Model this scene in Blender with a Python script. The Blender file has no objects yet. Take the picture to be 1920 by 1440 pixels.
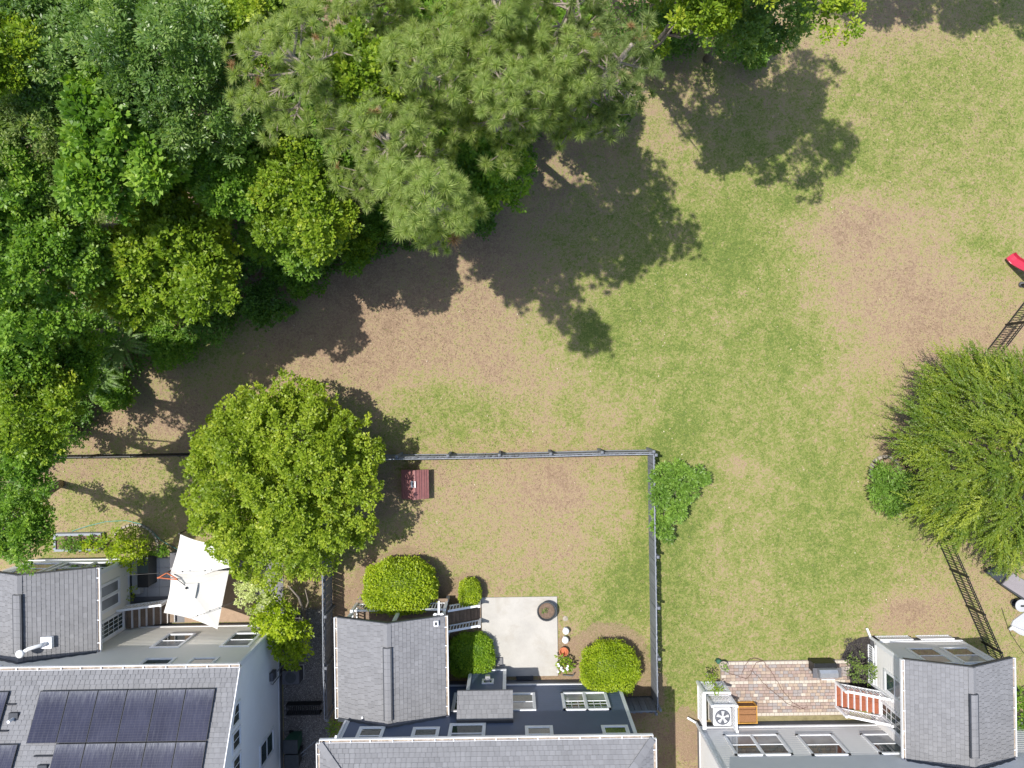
import bpy, math, random
import numpy as np
from mathutils import Vector, Matrix

random.seed(7)
RNG = np.random.default_rng(11)
SC = bpy.context.scene
COL = SC.collection

# ------------------------------------------------------------------ camera
F, H, ROT = 1333.0, 31.6, 0.0148          # focal length in photo pixels, height above ground, heading
cam_d = bpy.data.cameras.new('camera')
cam_d.sensor_fit = 'HORIZONTAL'
cam_d.sensor_width = 36.0
cam_d.lens = 36.0 * F / 1920.0
cam_d.clip_start = 0.5
cam_d.clip_end = 2000.0
cam = bpy.data.objects.new('camera', cam_d)
COL.objects.link(cam)
cam.location = (0, 0, H)
cam.rotation_euler = (0, 0, -ROT)
SC.camera = cam

# ------------------------------------------------------------------ sky and sun
SUN = Vector((-0.34, 0.13, 1.0)).normalized()
world = bpy.data.worlds.new('World')
SC.world = world
world.use_nodes = True
wn = world.node_tree
bg = wn.nodes['Background']
sky = wn.nodes.new('ShaderNodeTexSky')
sky.sky_type = 'NISHITA'
sky.sun_disc = False
sky.sun_elevation = math.asin(SUN.z)
sky.sun_rotation = math.atan2(SUN.x, SUN.y)
sky.air_density = 1.0
sky.dust_density = 1.5
sky.ozone_density = 1.0
wn.links.new(sky.outputs[0], bg.inputs[0])
bg.inputs[1].default_value = 0.135
sun_d = bpy.data.lights.new('sun', 'SUN')
sun_d.energy = 3.8
sun_d.angle = math.radians(0.53)
sun_d.color = (1.0, 0.955, 0.88)
sun_o = bpy.data.objects.new('sun', sun_d)
COL.objects.link(sun_o)
sun_o.location = (-12, 5, 60)
sun_o.rotation_euler = SUN.to_track_quat('Z', 'Y').to_euler()
SC.view_settings.view_transform = 'Standard'
SC.view_settings.look = 'None'
SC.view_settings.exposure = 0.70
SC.view_settings.gamma = 1.0
SC.view_settings.use_curve_mapping = False

# ------------------------------------------------------------------ survey helpers: photo pixel -> place
CA, SA = math.cos(ROT), math.sin(ROT)
def ray(px, py):
    dx, dy = (px - 960) / F, -(py - 720) / F
    return dx * CA + dy * SA, -dx * SA + dy * CA
def P(px, py, z=0.0):
    a, b = ray(px, py)
    return Vector((a * (H - z), b * (H - z), z))
def on_y(px, py, Y):
    a, b = ray(px, py)
    t = Y / b
    return a * t, H - t
def on_x(px, py, X):
    a, b = ray(px, py)
    t = X / a
    return b * t, H - t

# ------------------------------------------------------------------ materials
def srgb(r, g, b):
    f = lambda c: (c / 255 / 12.92) if c / 255 <= 0.04045 else ((c / 255 + 0.055) / 1.055) ** 2.4
    return (f(r), f(g), f(b))
class NT:
    def __init__(s, name):
        s.m = bpy.data.materials.new(name)
        s.m.use_nodes = True
        s.t = s.m.node_tree
        s.b = s.t.nodes['Principled BSDF']
        s.out = s.t.nodes['Material Output']
    def n(s, typ, **kw):
        nd = s.t.nodes.new(typ)
        for k, v in kw.items():
            if k == 'ins':
                for kk, vv in v.items():
                    if hasattr(vv, 'is_output') or isinstance(vv, bpy.types.NodeSocket):
                        s.t.links.new(vv, nd.inputs[kk])
                    else:
                        nd.inputs[kk].default_value = vv
            else:
                setattr(nd, k, v)
        return nd
    def link(s, a, b): s.t.links.new(a, b)
    def coord(s): return s.n('ShaderNodeTexCoord').outputs['Object']
    def noise(s, scale, detail=4, rough=0.6, vec=None, dist=0.0):
        nd = s.n('ShaderNodeTexNoise')
        nd.inputs['Scale'].default_value = scale
        nd.inputs['Detail'].default_value = detail
        nd.inputs['Roughness'].default_value = rough
        nd.inputs['Distortion'].default_value = dist
        s.link(vec if vec is not None else s.coord(), nd.inputs['Vector'])
        return nd.outputs['Fac']
    def attr(s, name):
        return s.n('ShaderNodeAttribute', attribute_name=name).outputs['Fac']
    def math(s, op, a, b=0.0, c=None, clamp=False):
        nd = s.n('ShaderNodeMath', operation=op, use_clamp=clamp)
        for i, v in enumerate((a, b) if c is None else (a, b, c)):
            if isinstance(v, (int, float)): nd.inputs[i].default_value = v
            else: s.link(v, nd.inputs[i])
        return nd.outputs[0]
    def ramp(s, fac, stops):
        nd = s.n('ShaderNodeValToRGB')
        cr = nd.color_ramp
        while len(cr.elements) < len(stops): cr.elements.new(0.5)
        for e, (p, c) in zip(cr.elements, stops):
            e.position = p
            e.color = (*c, 1)
        s.link(fac, nd.inputs[0])
        return nd.outputs[0]
    def mix(s, fac, a, b, mode='MIX'):
        nd = s.n('ShaderNodeMix', data_type='RGBA', blend_type=mode)
        for i, v in ((0, fac), (6, a), (7, b)):
            if isinstance(v, (int, float)): nd.inputs[i].default_value = v
            elif isinstance(v, tuple): nd.inputs[i].default_value = (*v[:3], 1)
            else: s.link(v, nd.inputs[i])
        return nd.outputs[2]
    def bump(s, h, strength=0.4, dist=0.02):
        nd = s.n('ShaderNodeBump')
        nd.inputs['Strength'].default_value = strength
        nd.inputs['Distance'].default_value = dist
        s.link(h, nd.inputs['Height'])
        s.link(nd.outputs[0], s.b.inputs['Normal'])
    def set(s, color=None, rough=0.6, metal=0.0, spec=0.5):
        if color is not None:
            if isinstance(color, tuple): s.b.inputs['Base Color'].default_value = (*color, 1)
            else: s.link(color, s.b.inputs['Base Color'])
        s.b.inputs['Roughness'].default_value = rough
        s.b.inputs['Metallic'].default_value = metal
        s.b.inputs['Specular IOR Level'].default_value = spec
        return s.m

def worn(name, c, var=0.25, scale=3.0, rough=0.6, metal=0.0, bump=0.0, fine=40.0, spec=0.4, tint=0.0, dirt=None):
    """plain surface with uneven colour, optional stains and relief"""
    k = NT(name)
    co = k.coord()
    n1 = k.noise(scale, 5, 0.65, co)
    n2 = k.noise(fine, 3, 0.7, co)
    lo = tuple(x * (1 - var) for x in c)
    hi = tuple(min(0.92, x * (1 + var * 0.6)) for x in c)
    f = k.math('ADD', k.math('MULTIPLY', n1, 0.6), k.math('MULTIPLY', n2, 0.4))
    col = k.ramp(f, [(0.33, lo), (0.66, hi)])
    if tint:
        t = k.attr('tint')
        col = k.mix(k.math('MULTIPLY', t, tint), col, tuple(x * 0.45 for x in c))
    if dirt:
        d = k.ramp(k.noise(scale * 0.55, 6, 0.75, co, 0.6), [(0.52, (0, 0, 0)), (0.68, (1, 1, 1))])
        col = k.mix(k.math('MULTIPLY', d, 0.7), col, dirt)
    k.set(col, rough, metal, spec)
    if bump: k.bump(n2, bump, 0.01)
    return k.m

def leaf_mat(name, lo, mid, hi, trans=0.35, rough=0.45, spec=0.35):
    k = NT(name)
    t = k.attr('tint')
    col = k.ramp(t, [(0.0, lo), (0.5, mid), (1.0, hi)])
    k.set(col, rough, 0, spec)
    tr = k.n('ShaderNodeBsdfTranslucent')
    yel = k.mix(1.0, col, (1.0, 1.0, 0.45), 'MULTIPLY')
    br = k.mix(1.0, yel, (1.9, 1.9, 1.6), 'MULTIPLY')
    k.link(br, tr.inputs['Color'])
    mx = k.n('ShaderNodeMixShader')
    mx.inputs[0].default_value = trans
    k.link(k.b.outputs[0], mx.inputs[1])
    k.link(tr.outputs[0], mx.inputs[2])
    k.link(mx.outputs[0], k.out.inputs['Surface'])
    return k.m

M = {}
M['white'] = worn('white_paint', (0.72, 0.73, 0.76), 0.10, 2.0, 0.45, dirt=(0.6, 0.6, 0.6))
M['white_clean'] = worn('white_vinyl', (0.80, 0.81, 0.84), 0.05, 2.0, 0.4)
M['gutter_in'] = worn('gutter_debris', (0.30, 0.25, 0.20), 0.5, 5.0, 0.9, tint=0.0, dirt=(0.55, 0.52, 0.48))
M['beige'] = worn('beige_siding', (0.74, 0.705, 0.64), 0.05, 1.2, 0.55)
M['pale'] = worn('pale_siding', (0.79, 0.785, 0.775), 0.05, 1.2, 0.55)
M['greysiding'] = worn('light_grey_siding', (0.69, 0.675, 0.665), 0.05, 1.2, 0.55)
M['navy'] = worn('navy_siding', (0.080, 0.108, 0.175), 0.12, 1.5, 0.45)
M['foundation'] = worn('foundation_parge', (0.17, 0.17, 0.18), 0.2, 3, 0.85, bump=0.3)
M['flash'] = worn('dark_flashing', (0.04, 0.045, 0.055), 0.3, 6, 0.5)
M['concrete'] = worn('patio_concrete', (0.40, 0.385, 0.36), 0.16, 1.1, 0.85, bump=0.2, dirt=(0.33, 0.305, 0.265))
M['slab'] = worn('grey_slab', (0.40, 0.41, 0.43), 0.12, 2.0, 0.8, bump=0.1)
M['deckbrown'] = worn('weathered_brown_deck', (0.235, 0.17, 0.12), 0.35, 6, 0.75, bump=0.2, tint=0.5)
M['deckorange'] = worn('red_stained_deck', (0.27, 0.080, 0.038), 0.35, 5, 0.6, bump=0.2, tint=0.3)
M['fence'] = worn('weathered_grey_wood', (0.21, 0.225, 0.255), 0.3, 4, 0.8, bump=0.3, tint=0.4)
M['fencecap'] = worn('weathered_rail_wood', (0.30, 0.325, 0.37), 0.25, 5, 0.8, bump=0.3, tint=0.4)
M['black'] = worn('black_metal', (0.012, 0.013, 0.014), 0.3, 8, 0.45, spec=0.4)
M['greymetal'] = worn('brushed_metal', (0.42, 0.43, 0.45), 0.15, 6, 0.35, metal=0.6)
M['darkgrey'] = worn('dark_grey_plastic', (0.045, 0.05, 0.055), 0.3, 6, 0.6)
M['midgrey'] = worn('grey_cushion', (0.10, 0.10, 0.11), 0.2, 6, 0.8)
M['brownroof'] = worn('maroon_plastic', (0.25, 0.105, 0.10), 0.22, 5, 0.6, dirt=(0.28, 0.15, 0.13))
M['tanplastic'] = worn('tan_plastic', (0.40, 0.31, 0.2), 0.2, 5, 0.7)
M['terracotta'] = worn('terracotta', (0.45, 0.15, 0.07), 0.25, 8, 0.8)
M['soil'] = worn('potting_soil', (0.16, 0.11, 0.08), 0.5, 14, 0.95, bump=0.6)
M['stone'] = worn('pale_stone', (0.33, 0.29, 0.24), 0.3, 8, 0.9, bump=0.4)
M['canvas'] = worn('cream_canvas', (0.62, 0.605, 0.58), 0.05, 1.5, 0.85)
M['redwood'] = worn('orange_wood', (0.42, 0.12, 0.05), 0.2, 8, 0.6)
M['yellow'] = worn('yellow_ochre_wood', (0.46, 0.24, 0.045), 0.3, 8, 0.7)
M['wicker'] = worn('brown_wicker', (0.25, 0.12, 0.05), 0.45, 30, 0.8, bump=0.5)
M['mat'] = worn('tan_outdoor_rug', (0.33, 0.235, 0.165), 0.2, 5, 0.9, bump=0.2)
M['teal'] = worn('teal_hose', (0.08, 0.30, 0.26), 0.2, 8, 0.5)
M['slidered'] = worn('crimson_plastic', (0.42, 0.03, 0.06), 0.12, 4, 0.35)
M['bark'] = worn('grey_bark', (0.24, 0.20, 0.165), 0.45, 7, 0.9, bump=0.6)
M['pinebark'] = worn('pine_bark', (0.30, 0.25, 0.21), 0.4, 7, 0.9, bump=0.6)
M['greenpot'] = worn('green_plastic', (0.03, 0.11, 0.07), 0.2, 8, 0.5)
M['bluething'] = worn('blue_plastic', (0.02, 0.12, 0.22), 0.2, 8, 0.5)
M['vine'] = worn('dead_vine', (0.13, 0.075, 0.06), 0.3, 12, 0.9)
M['platform_top'] = worn('mauve_grey_board', (0.23, 0.21, 0.22), 0.15, 3, 0.8)
M['fan_shade'] = worn('shaded_fan_well', (0.13, 0.14, 0.17), 0.2, 6, 0.7)
M['ink'] = worn('printed_ink', (0.05, 0.05, 0.06), 0.2, 8, 0.6)

def mk_pane(name, c, rough=0.06):
    k = NT(name)
    k.set(k.ramp(k.noise(0.9, 3, 0.5), [(0.35, tuple(x * 0.7 for x in c)), (0.65, tuple(x * 1.25 for x in c))]), rough, 0, 0.9)
    return k.m
M['pane_dark'] = mk_pane('window_glass', (0.035, 0.055, 0.055))
M['pane_blind'] = mk_pane('window_glass_with_blind', (0.26, 0.27, 0.29), 0.12)

# shingles: tint attribute per tab, streaks and granules
def shingle_mat(name, c):
    k = NT(name)
    co = k.coord()
    g = k.noise(90, 3, 0.8, co)
    w = k.noise(0.8, 6, 0.75, co, 0.8)
    t = k.attr('tint')
    f = k.math('ADD', k.math('MULTIPLY', t, 0.22), k.math('ADD', k.math('MULTIPLY', g, 0.40), k.math('MULTIPLY', w, 0.5)))
    col = k.ramp(f, [(0.25, tuple(x * 0.70 for x in c)), (0.85, tuple(x * 1.22 for x in c))])
    k.set(col, 0.9, 0, 0.25)
    k.bump(g, 0.5, 0.006)
    return k.m
M['shingle'] = shingle_mat('grey_asphalt_shingle', (0.190, 0.192, 0.203))
M['shingle_dark'] = shingle_mat('ridge_shingle', (0.145, 0.148, 0.158))

# solar cells: fine bus lines and pollen dust on the glass
k = NT('solar_cell_glass')
uv = k.n('ShaderNodeUVMap').outputs[0]
sep = k.n('ShaderNodeSeparateXYZ', ins={0: uv})
gx = k.math('FRACT', k.math('MULTIPLY', sep.outputs[0], 6))
gy = k.math('FRACT', k.math('MULTIPLY', sep.outputs[1], 20))
lx = k.math('GREATER_THAN', k.math('ABSOLUTE', k.math('SUBTRACT', gx, 0.5)), 0.475)
ly = k.math('GREATER_THAN', k.math('ABSOLUTE', k.math('SUBTRACT', gy, 0.5)), 0.44)
co = k.coord()
cell = k.ramp(k.noise(0.7, 4, 0.6, co), [(0.35, (0.014, 0.016, 0.036)), (0.65, (0.029, 0.032, 0.060))])
col = k.mix(k.math('MAXIMUM', lx, k.math('MULTIPLY', ly, 0.7)), cell, (0.055, 0.055, 0.075))
mp = k.n('ShaderNodeMapping', ins={0: co, 3: (9.0, 1.1, 1.0)})
st = k.noise(2.2, 6, 0.75, mp.outputs[0])
edge = k.math('POWER', k.math('SUBTRACT', 1.0, sep.outputs[1]), 7.0)
dust = k.math('MULTIPLY', edge, k.math('MULTIPLY', k.math('SUBTRACT', st, 0.33), 2.0), clamp=True)
dust = k.math('ADD', dust, k.math('MULTIPLY', k.ramp(st, [(0.5, (0, 0, 0)), (0.8, (1, 1, 1))]), 0.12), clamp=True)
col = k.mix(dust, col, (0.27, 0.28, 0.30))
k.set(col, 0.22, 0, 0.35)
M['solar'] = k.m
M['solar_frame'] = worn('black_aluminium', (0.015, 0.018, 0.025), 0.2, 6, 0.4)

# leaves
M['leaf_oak'] = leaf_mat('oak_leaf', (0.070, 0.140, 0.028), (0.145, 0.245, 0.058), (0.29, 0.38, 0.12), 0.4, 0.38, 0.5)
M['leaf_mid'] = leaf_mat('green_leaf', (0.075, 0.165, 0.016), (0.155, 0.28, 0.032), (0.29, 0.41, 0.058))
M['leaf_yel'] = leaf_mat('yellow_green_leaf', (0.10, 0.175, 0.012), (0.20, 0.30, 0.024), (0.38, 0.43, 0.045))
M['leaf_big'] = leaf_mat('bright_crown_leaf', (0.13, 0.20, 0.014), (0.245, 0.335, 0.026), (0.40, 0.45, 0.055))
M['leaf_box'] = leaf_mat('clipped_shrub_leaf', (0.14, 0.21, 0.010), (0.28, 0.38, 0.016), (0.46, 0.52, 0.035))
M['leaf_hedge'] = leaf_mat('fine_hedge_leaf', (0.10, 0.20, 0.012), (0.19, 0.32, 0.020), (0.34, 0.45, 0.035))
M['leaf_gloss'] = leaf_mat('glossy_oval_leaf', (0.075, 0.155, 0.022), (0.15, 0.265, 0.040), (0.26, 0.39, 0.07), 0.3, 0.45, 0.4)
M['leaf_dark'] = leaf_mat('undergrowth_leaf', (0.060, 0.130, 0.020), (0.11, 0.215, 0.034), (0.20, 0.33, 0.06))
M['leaf_olive'] = leaf_mat('olive_leaf', (0.075, 0.13, 0.026), (0.145, 0.215, 0.05), (0.27, 0.33, 0.09))
M['leaf_feather'] = leaf_mat('feathery_spray', (0.055, 0.112, 0.010), (0.138, 0.200, 0.017), (0.30, 0.345, 0.040), 0.35)
M['leaf_pale'] = leaf_mat('variegated_leaf', (0.28, 0.34, 0.10), (0.50, 0.55, 0.24), (0.75, 0.77, 0.50))
M['leaf_fern'] = leaf_mat('fern_frond', (0.10, 0.18, 0.05), (0.17, 0.27, 0.08), (0.27, 0.37, 0.13))
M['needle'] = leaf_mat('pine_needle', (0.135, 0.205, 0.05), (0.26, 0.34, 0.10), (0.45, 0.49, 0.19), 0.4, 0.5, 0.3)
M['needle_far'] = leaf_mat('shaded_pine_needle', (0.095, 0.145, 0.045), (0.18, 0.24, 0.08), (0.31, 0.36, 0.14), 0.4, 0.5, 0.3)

# ------------------------------------------------------------------ objects
WM = {}
def link(o, parent=None):
    COL.objects.link(o)
    if parent is not None:
        o.parent = parent
        o.matrix_parent_inverse = WM[parent.name].inverted()
    WM[o.name] = o.matrix_basis.copy()
    return o
def thing(name, label, cat, loc=(0, 0, 0), group=None):
    o = bpy.data.objects.new(name, None)
    o.empty_display_size = 0.2
    o.location = loc
    link(o)
    o['label'] = label
    o['category'] = cat
    if group: o['group'] = group
    return o
def tag(o, label, cat, group=None):
    o['label'] = label
    o['category'] = cat
    if group: o['group'] = group
    return o
def stuff(o):
    o['kind'] = 'stuff'
    return o
def place(name, mesh, loc, parent, rot=None, scale=None):
    """another piece that shares mesh data"""
    o = bpy.data.objects.new(name, mesh)
    o.location = loc
    if rot is not None: o.rotation_euler = rot
    if scale is not None: o.scale = scale
    return link(o, parent)

class MB:
    def __init__(s):
        s.v, s.f, s.t, s.uv = [], [], [], {}
    def poly(s, pts, tint=0.5, uv=None):
        b = len(s.v)
        s.v += [tuple(p) for p in pts]
        if uv: s.uv[len(s.f)] = uv
        s.f.append(tuple(range(b, b + len(pts))))
        s.t.append(tint)
        return s
    def hexa(s, p, tint=0.5):
        """8 corners: bottom ring 0-3 then top ring 4-7"""
        b = len(s.v)
        s.v += [tuple(q) for q in p]
        for f in ((3, 2, 1, 0), (4, 5, 6, 7), (0, 1, 5, 4), (1, 2, 6, 5), (2, 3, 7, 6), (3, 0, 4, 7)):
            s.f.append(tuple(b + i for i in f))
            s.t.append(tint)
        return s
    def box(s, x0, x1, y0, y1, z0, z1, tint=0.5):
        return s.hexa([(x0, y0, z0), (x1, y0, z0), (x1, y1, z0), (x0, y1, z0),
                       (x0, y0, z1), (x1, y0, z1), (x1, y1, z1), (x0, y1, z1)], tint)
    def bar(s, a, b, w, h, tint=0.5, up=(0, 0, 1)):
        a, b = Vector(a), Vector(b)
        d = (b - a).normalized()
        sd = d.cross(Vector(up))
        if sd.length < 1e-4: sd = Vector((1, 0, 0))
        sd.normalize()
        u = sd.cross(d).normalized()
        sd *= w / 2
        u *= h / 2
        return s.hexa([a - sd - u, a + sd - u, b + sd - u, b - sd - u, a - sd + u, a + sd + u, b + sd + u, b - sd + u], tint)
    def on(s, o, u, n, s0, s1, d0, d1, z0, z1, tint=0.5):
        """box in wall coordinates: along u, outwards n, height z"""
        o, u, n = Vector(o), Vector(u), Vector(n)
        q = lambda a, d, z: o + u * a + n * d + Vector((0, 0, z))
        return s.hexa([q(s0, d0, z0), q(s1, d0, z0), q(s1, d1, z0), q(s0, d1, z0),
                       q(s0, d0, z1), q(s1, d0, z1), q(s1, d1, z1), q(s0, d1, z1)], tint)
    def tube(s, pts, r, n=7, tint=0.5, cap=True):
        pts = [Vector(p) for p in pts]
        rs = r if isinstance(r, (list, tuple)) else [r] * len(pts)
        b0 = len(s.v)
        for i, p in enumerate(pts):
            d = (pts[min(i + 1, len(pts) - 1)] - pts[max(i - 1, 0)]).normalized()
            ref = Vector((0, 0, 1)) if abs(d.z) < 0.9 else Vector((1, 0, 0))
            a = d.cross(ref).normalized()
            c = a.cross(d)
            for j in range(n):
                th = 2 * math.pi * j / n
                s.v.append(tuple(p + (a * math.cos(th) + c * math.sin(th)) * rs[i]))
        for i in range(len(pts) - 1):
            for j in range(n):
                k2 = (j + 1) % n
                s.f.append((b0 + i * n + j, b0 + i * n + k2, b0 + (i + 1) * n + k2, b0 + (i + 1) * n + j))
                s.t.append(tint)
        if cap:
            s.f.append(tuple(b0 + j for j in reversed(range(n)))); s.t.append(tint)
            e = b0 + (len(pts) - 1) * n
            s.f.append(tuple(e + j for j in range(n))); s.t.append(tint)
        return s
    def lathe(s, c, prof, n=24, sx=1, sy=1, tint=0.5):
        b0 = len(s.v)
        for r, z in prof:
            for j in range(n):
                th = 2 * math.pi * j / n
                s.v.append((c[0] + r * math.cos(th) * sx, c[1] + r * math.sin(th) * sy, c[2] + z))
        for i in range(len(prof) - 1):
            for j in range(n):
                k2 = (j + 1) % n
                s.f.append((b0 + i * n + j, b0 + i * n + k2, b0 + (i + 1) * n + k2, b0 + (i + 1) * n + j))
                s.t.append(tint)
        e = b0 + (len(prof) - 1) * n
        s.f.append(tuple(e + j for j in range(n))); s.t.append(tint)
        return s
    def mesh(s, name, mat, smooth=False):
        me = bpy.data.meshes.new(name)
        me.from_pydata(s.v, [], s.f)
        a = me.attributes.new('tint', 'FLOAT', 'FACE')
        a.data.foreach_set('value', s.t)
        if s.uv:
            l = me.uv_layers.new(name='UVMap')
            for fi, uvs in s.uv.items():
                for li, u in zip(me.polygons[fi].loop_indices, uvs): l.data[li].uv = u
        if smooth: me.polygons.foreach_set('use_smooth', [True] * len(me.polygons))
        me.materials.append(mat)
        me.update()
        return me
    def build(s, name, mat, parent=None, smooth=False, bevel=0.0):
        o = bpy.data.objects.new(name, s.mesh(name, mat, smooth))
        if bevel:
            md = o.modifiers.new('bevel', 'BEVEL')
            md.width = bevel
            md.segments = 2
            md.limit_method = 'ANGLE'
        return link(o, parent)

def np_mesh(name, V, nper, tint, mat, attr=True):
    """V: (N*nper,3) verts, each run of nper verts one face"""
    n = len(V) // nper
    me = bpy.data.meshes.new(name)
    me.vertices.add(len(V))
    me.vertices.foreach_set('co', np.ascontiguousarray(V, dtype=np.float32).ravel())
    me.loops.add(n * nper)
    me.loops.foreach_set('vertex_index', np.arange(n * nper, dtype=np.int32))
    me.polygons.add(n)
    me.polygons.foreach_set('loop_start', np.arange(0, n * nper, nper, dtype=np.int32))
    me.polygons.foreach_set('loop_total', np.full(n, nper, dtype=np.int32))
    if attr:
        a = me.attributes.new('tint', 'FLOAT', 'FACE')
        a.data.foreach_set('value', np.clip(tint, 0, 1).astype(np.float32))
    me.materials.append(mat)
    me.update(calc_edges=True)
    return me

# ------------------------------------------------------------------ foliage
def unit(a):
    return a / np.maximum(np.linalg.norm(a, axis=1, keepdims=True), 1e-9)
def rdir(n, zmin=-1.0):
    z = RNG.uniform(zmin, 1, n)
    t = RNG.uniform(0, 2 * np.pi, n)
    r = np.sqrt(1 - z * z)
    return np.stack([r * np.cos(t), r * np.sin(t), z], 1)
def leaves(base, d, L, W, flat=0.6, fold=0.12):
    n = len(base)
    L = np.asarray(L).reshape(-1, 1) * np.ones((n, 1))
    W = np.asarray(W).reshape(-1, 1) * np.ones((n, 1))
    up = np.array([[0, 0, 1.0]])
    s = unit(np.cross(d, up + 0 * d) + flat * RNG.normal(0, 1, (n, 3)) * 0.6)
    s = unit(s - d * np.sum(s * d, 1, keepdims=True))
    nn = np.cross(s, d)
    V = np.empty((n, 4, 3))
    V[:, 0] = base
    V[:, 1] = base + d * L * 0.5 + s * W * 0.5 + nn * W * fold
    V[:, 2] = base + d * L
    V[:, 3] = base + d * L * 0.5 - s * W * 0.5 + nn * W * fold
    return V.reshape(-1, 3)
def crown_mesh(name, c, R, nblob, br, ncl, nl, cr, L, W, mat, zmin=-0.35, fillr=0.55, seed=None, lobes=0.0):
    c, R = np.array(c, float), np.array(R, float)
    d = rdir(nblob, zmin)
    rad = RNG.uniform(fillr, 1.0, (nblob, 1)) ** 0.7
    rb = br * RNG.uniform(0.65, 1.25, (nblob, 1))
    if lobes:
        ph = RNG.uniform(0, 6.28, 3)
        az = np.arctan2(d[:, 1], d[:, 0])
        rad = rad * (1 + lobes * (np.sin(2 * az + ph[0]) + np.sin(3 * az + ph[1]) + 0.7 * np.sin(5 * az + ph[2])) / 2)[:, None]
    bc = c + d * (R - rb * 0.8) * rad
    tb = RNG.normal(0, 0.13, nblob)
    bi = np.repeat(np.arange(nblob), ncl)
    d2 = rdir(len(bi), -0.35)
    cc = bc[bi] + d2 * rb[bi] * RNG.uniform(0.55, 1.08, (len(bi), 1)) * np.array([1, 1, 0.75])
    tc = tb[bi] + RNG.normal(0, 0.13, len(bi))
    ci = np.repeat(np.arange(len(bi)), nl)
    d3 = rdir(len(ci), -0.5)
    base = cc[ci] + d3 * cr * RNG.uniform(0.1, 0.6, (len(ci), 1))
    dd = unit(d3 + d2[ci] * 0.35 + np.array([0, 0, 0.15]))
    sz = RNG.uniform(0.7, 1.25, len(ci))
    V = leaves(base, dd, L * sz, W * sz)
    t = 0.45 + tc[ci] + RNG.normal(0, 0.12, len(ci))
    return np_mesh(name, V, 4, t, mat), bc
def trunk_mb(base, top, r, blobs, nl=8, sway=0.25):
    mb = MB()
    base, top = Vector(base), Vector(top)
    n = 6
    pts = []
    for i in range(n + 1):
        f = i / n
        p = base.lerp(top, f)
        p += Vector((random.uniform(-sway, sway), random.uniform(-sway, sway), 0)) * (f * (1 - f) * 3)
        pts.append(p)
    mb.tube([pts[0] - Vector((0, 0, 0.1))] + pts[1:], [r * (1.15 - 0.85 * i / n) for i in range(n + 1)], 8)
    idx = list(range(len(blobs)))
    random.shuffle(idx)
    for i in idx[:nl]:
        e = Vector(blobs[i])
        s = pts[min(n, max(2, int(n * random.uniform(0.35, 0.8))))]
        m = s.lerp(e, 0.5) + Vector((0, 0, -0.12 * (e - s).length + 0.1))
        mb.tube([s, m, e], [r * 0.45, r * 0.28, r * 0.08], 6)
    return mb
# ------------------------------------------------------------------ ground
DRY = np.array([
 [.85,.85,.85,.85,.85,.85,.85,.85,.85,.80,.85,.80,.66,.68,.56,.38],
 [.85,.85,.85,.85,.85,.85,.85,.85,.85,.72,.60,.55,.45,.38,.32,.32],
 [.85,.85,.85,.85,.85,.85,.85,.85,.66,.50,.40,.30,.30,.32,.40,.34],
 [.85,.85,.85,.85,.85,.85,.85,.82,.60,.40,.32,.18,.40,.78,.66,.48],
 [.85,.80,.80,.80,.80,.92,.82,.78,.62,.36,.20,.25,.50,.70,.78,.60],
 [.80,.70,.60,.55,.80,.95,.88,.78,.60,.30,.24,.24,.35,.62,.82,.82],
 [.80,.85,.80,.62,.58,.58,.40,.36,.50,.56,.22,.24,.30,.42,.60,.62],
 [.70,.60,.52,.50,.50,.60,.60,.66,.78,.58,.10,.40,.24,.28,.66,.70],
 [.60,.52,.50,.50,.50,.50,.58,.62,.66,.48,.18,.42,.22,.22,.38,.70],
 [.60,.60,.60,.60,.50,.78,.82,.78,.52,.26,.28,.40,.28,.34,.62,.60],
 [.70,.70,.70,.70,.60,.70,.70,.70,.74,.84,.26,.36,.34,.48,.60,.46],
 [.70,.70,.70,.70,.70,.70,.70,.70,.74,.85,.70,.50,.50,.50,.55,.50]])
SPOTS = [(1700,1140,55,22,.42),(1385,872,28,24,.34),(1340,990,14,60,.22),(980,850,250,9,.22),(1350,1090,12,60,.16),
         (980,1130,60,25,-.25),(930,1090,90,22,-.18),(1065,770,30,30,-.25),(1400,460,70,60,-.16),(800,900,50,20,.15),
         (1160,1080,60,60,-.2),(1205,1000,14,150,-.12),(1180,860,40,14,.2),(1290,800,60,50,-.12),(1700,560,120,60,.12),
         (1600,430,70,50,.12),(1330,120,45,25,-.3),(1370,90,24,14,.2),(1850,470,60,40,-.22),(600,820,40,15,-.1),
         (830,760,120,35,-.16),(1690,1170,120,14,.2),(1500,1220,140,16,-.05),(1050,900,60,50,.15),(1100,1000,60,80,.06),
         (430,600,50,50,-.2),(370,800,60,60,.2),(1120,620,50,50,-.2),(1450,640,90,40,-.14),(640,545,40,40,.1),
         (1000,640,50,25,-.12),(1030,790,40,30,.18),(880,640,80,40,-.04),(1265,860,25,40,-.1),(1480,380,40,30,-.2)]
SOIL = [(745,1098,92,76,.85),(1140,1232,80,62,.85),(1060,1245,55,55,.9),(1210,1290,40,60,.9),(1290,1380,36,60,.9),(800,1120,90,50,1.0),
        (870,1105,45,40,.8),(675,1140,60,45,.8),(620,1230,26,150,1.0),(730,930,50,45,.75),(1700,860,60,60,.9),(1720,800,50,60,.7),(140,850,90,60,.55),
        (330,760,110,60,.5),(500,590,90,60,.35),(660,640,80,50,.35),(850,460,90,40,.35),(1300,110,60,60,.5),(1690,440,90,50,.25),
        (1740,620,90,60,.25),(70,905,50,40,.8),(600,600,120,50,.3),(1050,300,60,80,.6),(1560,20,30,30,.3),(570,1130,40,60,.6),(1650,620,80,40,.3)]
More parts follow.
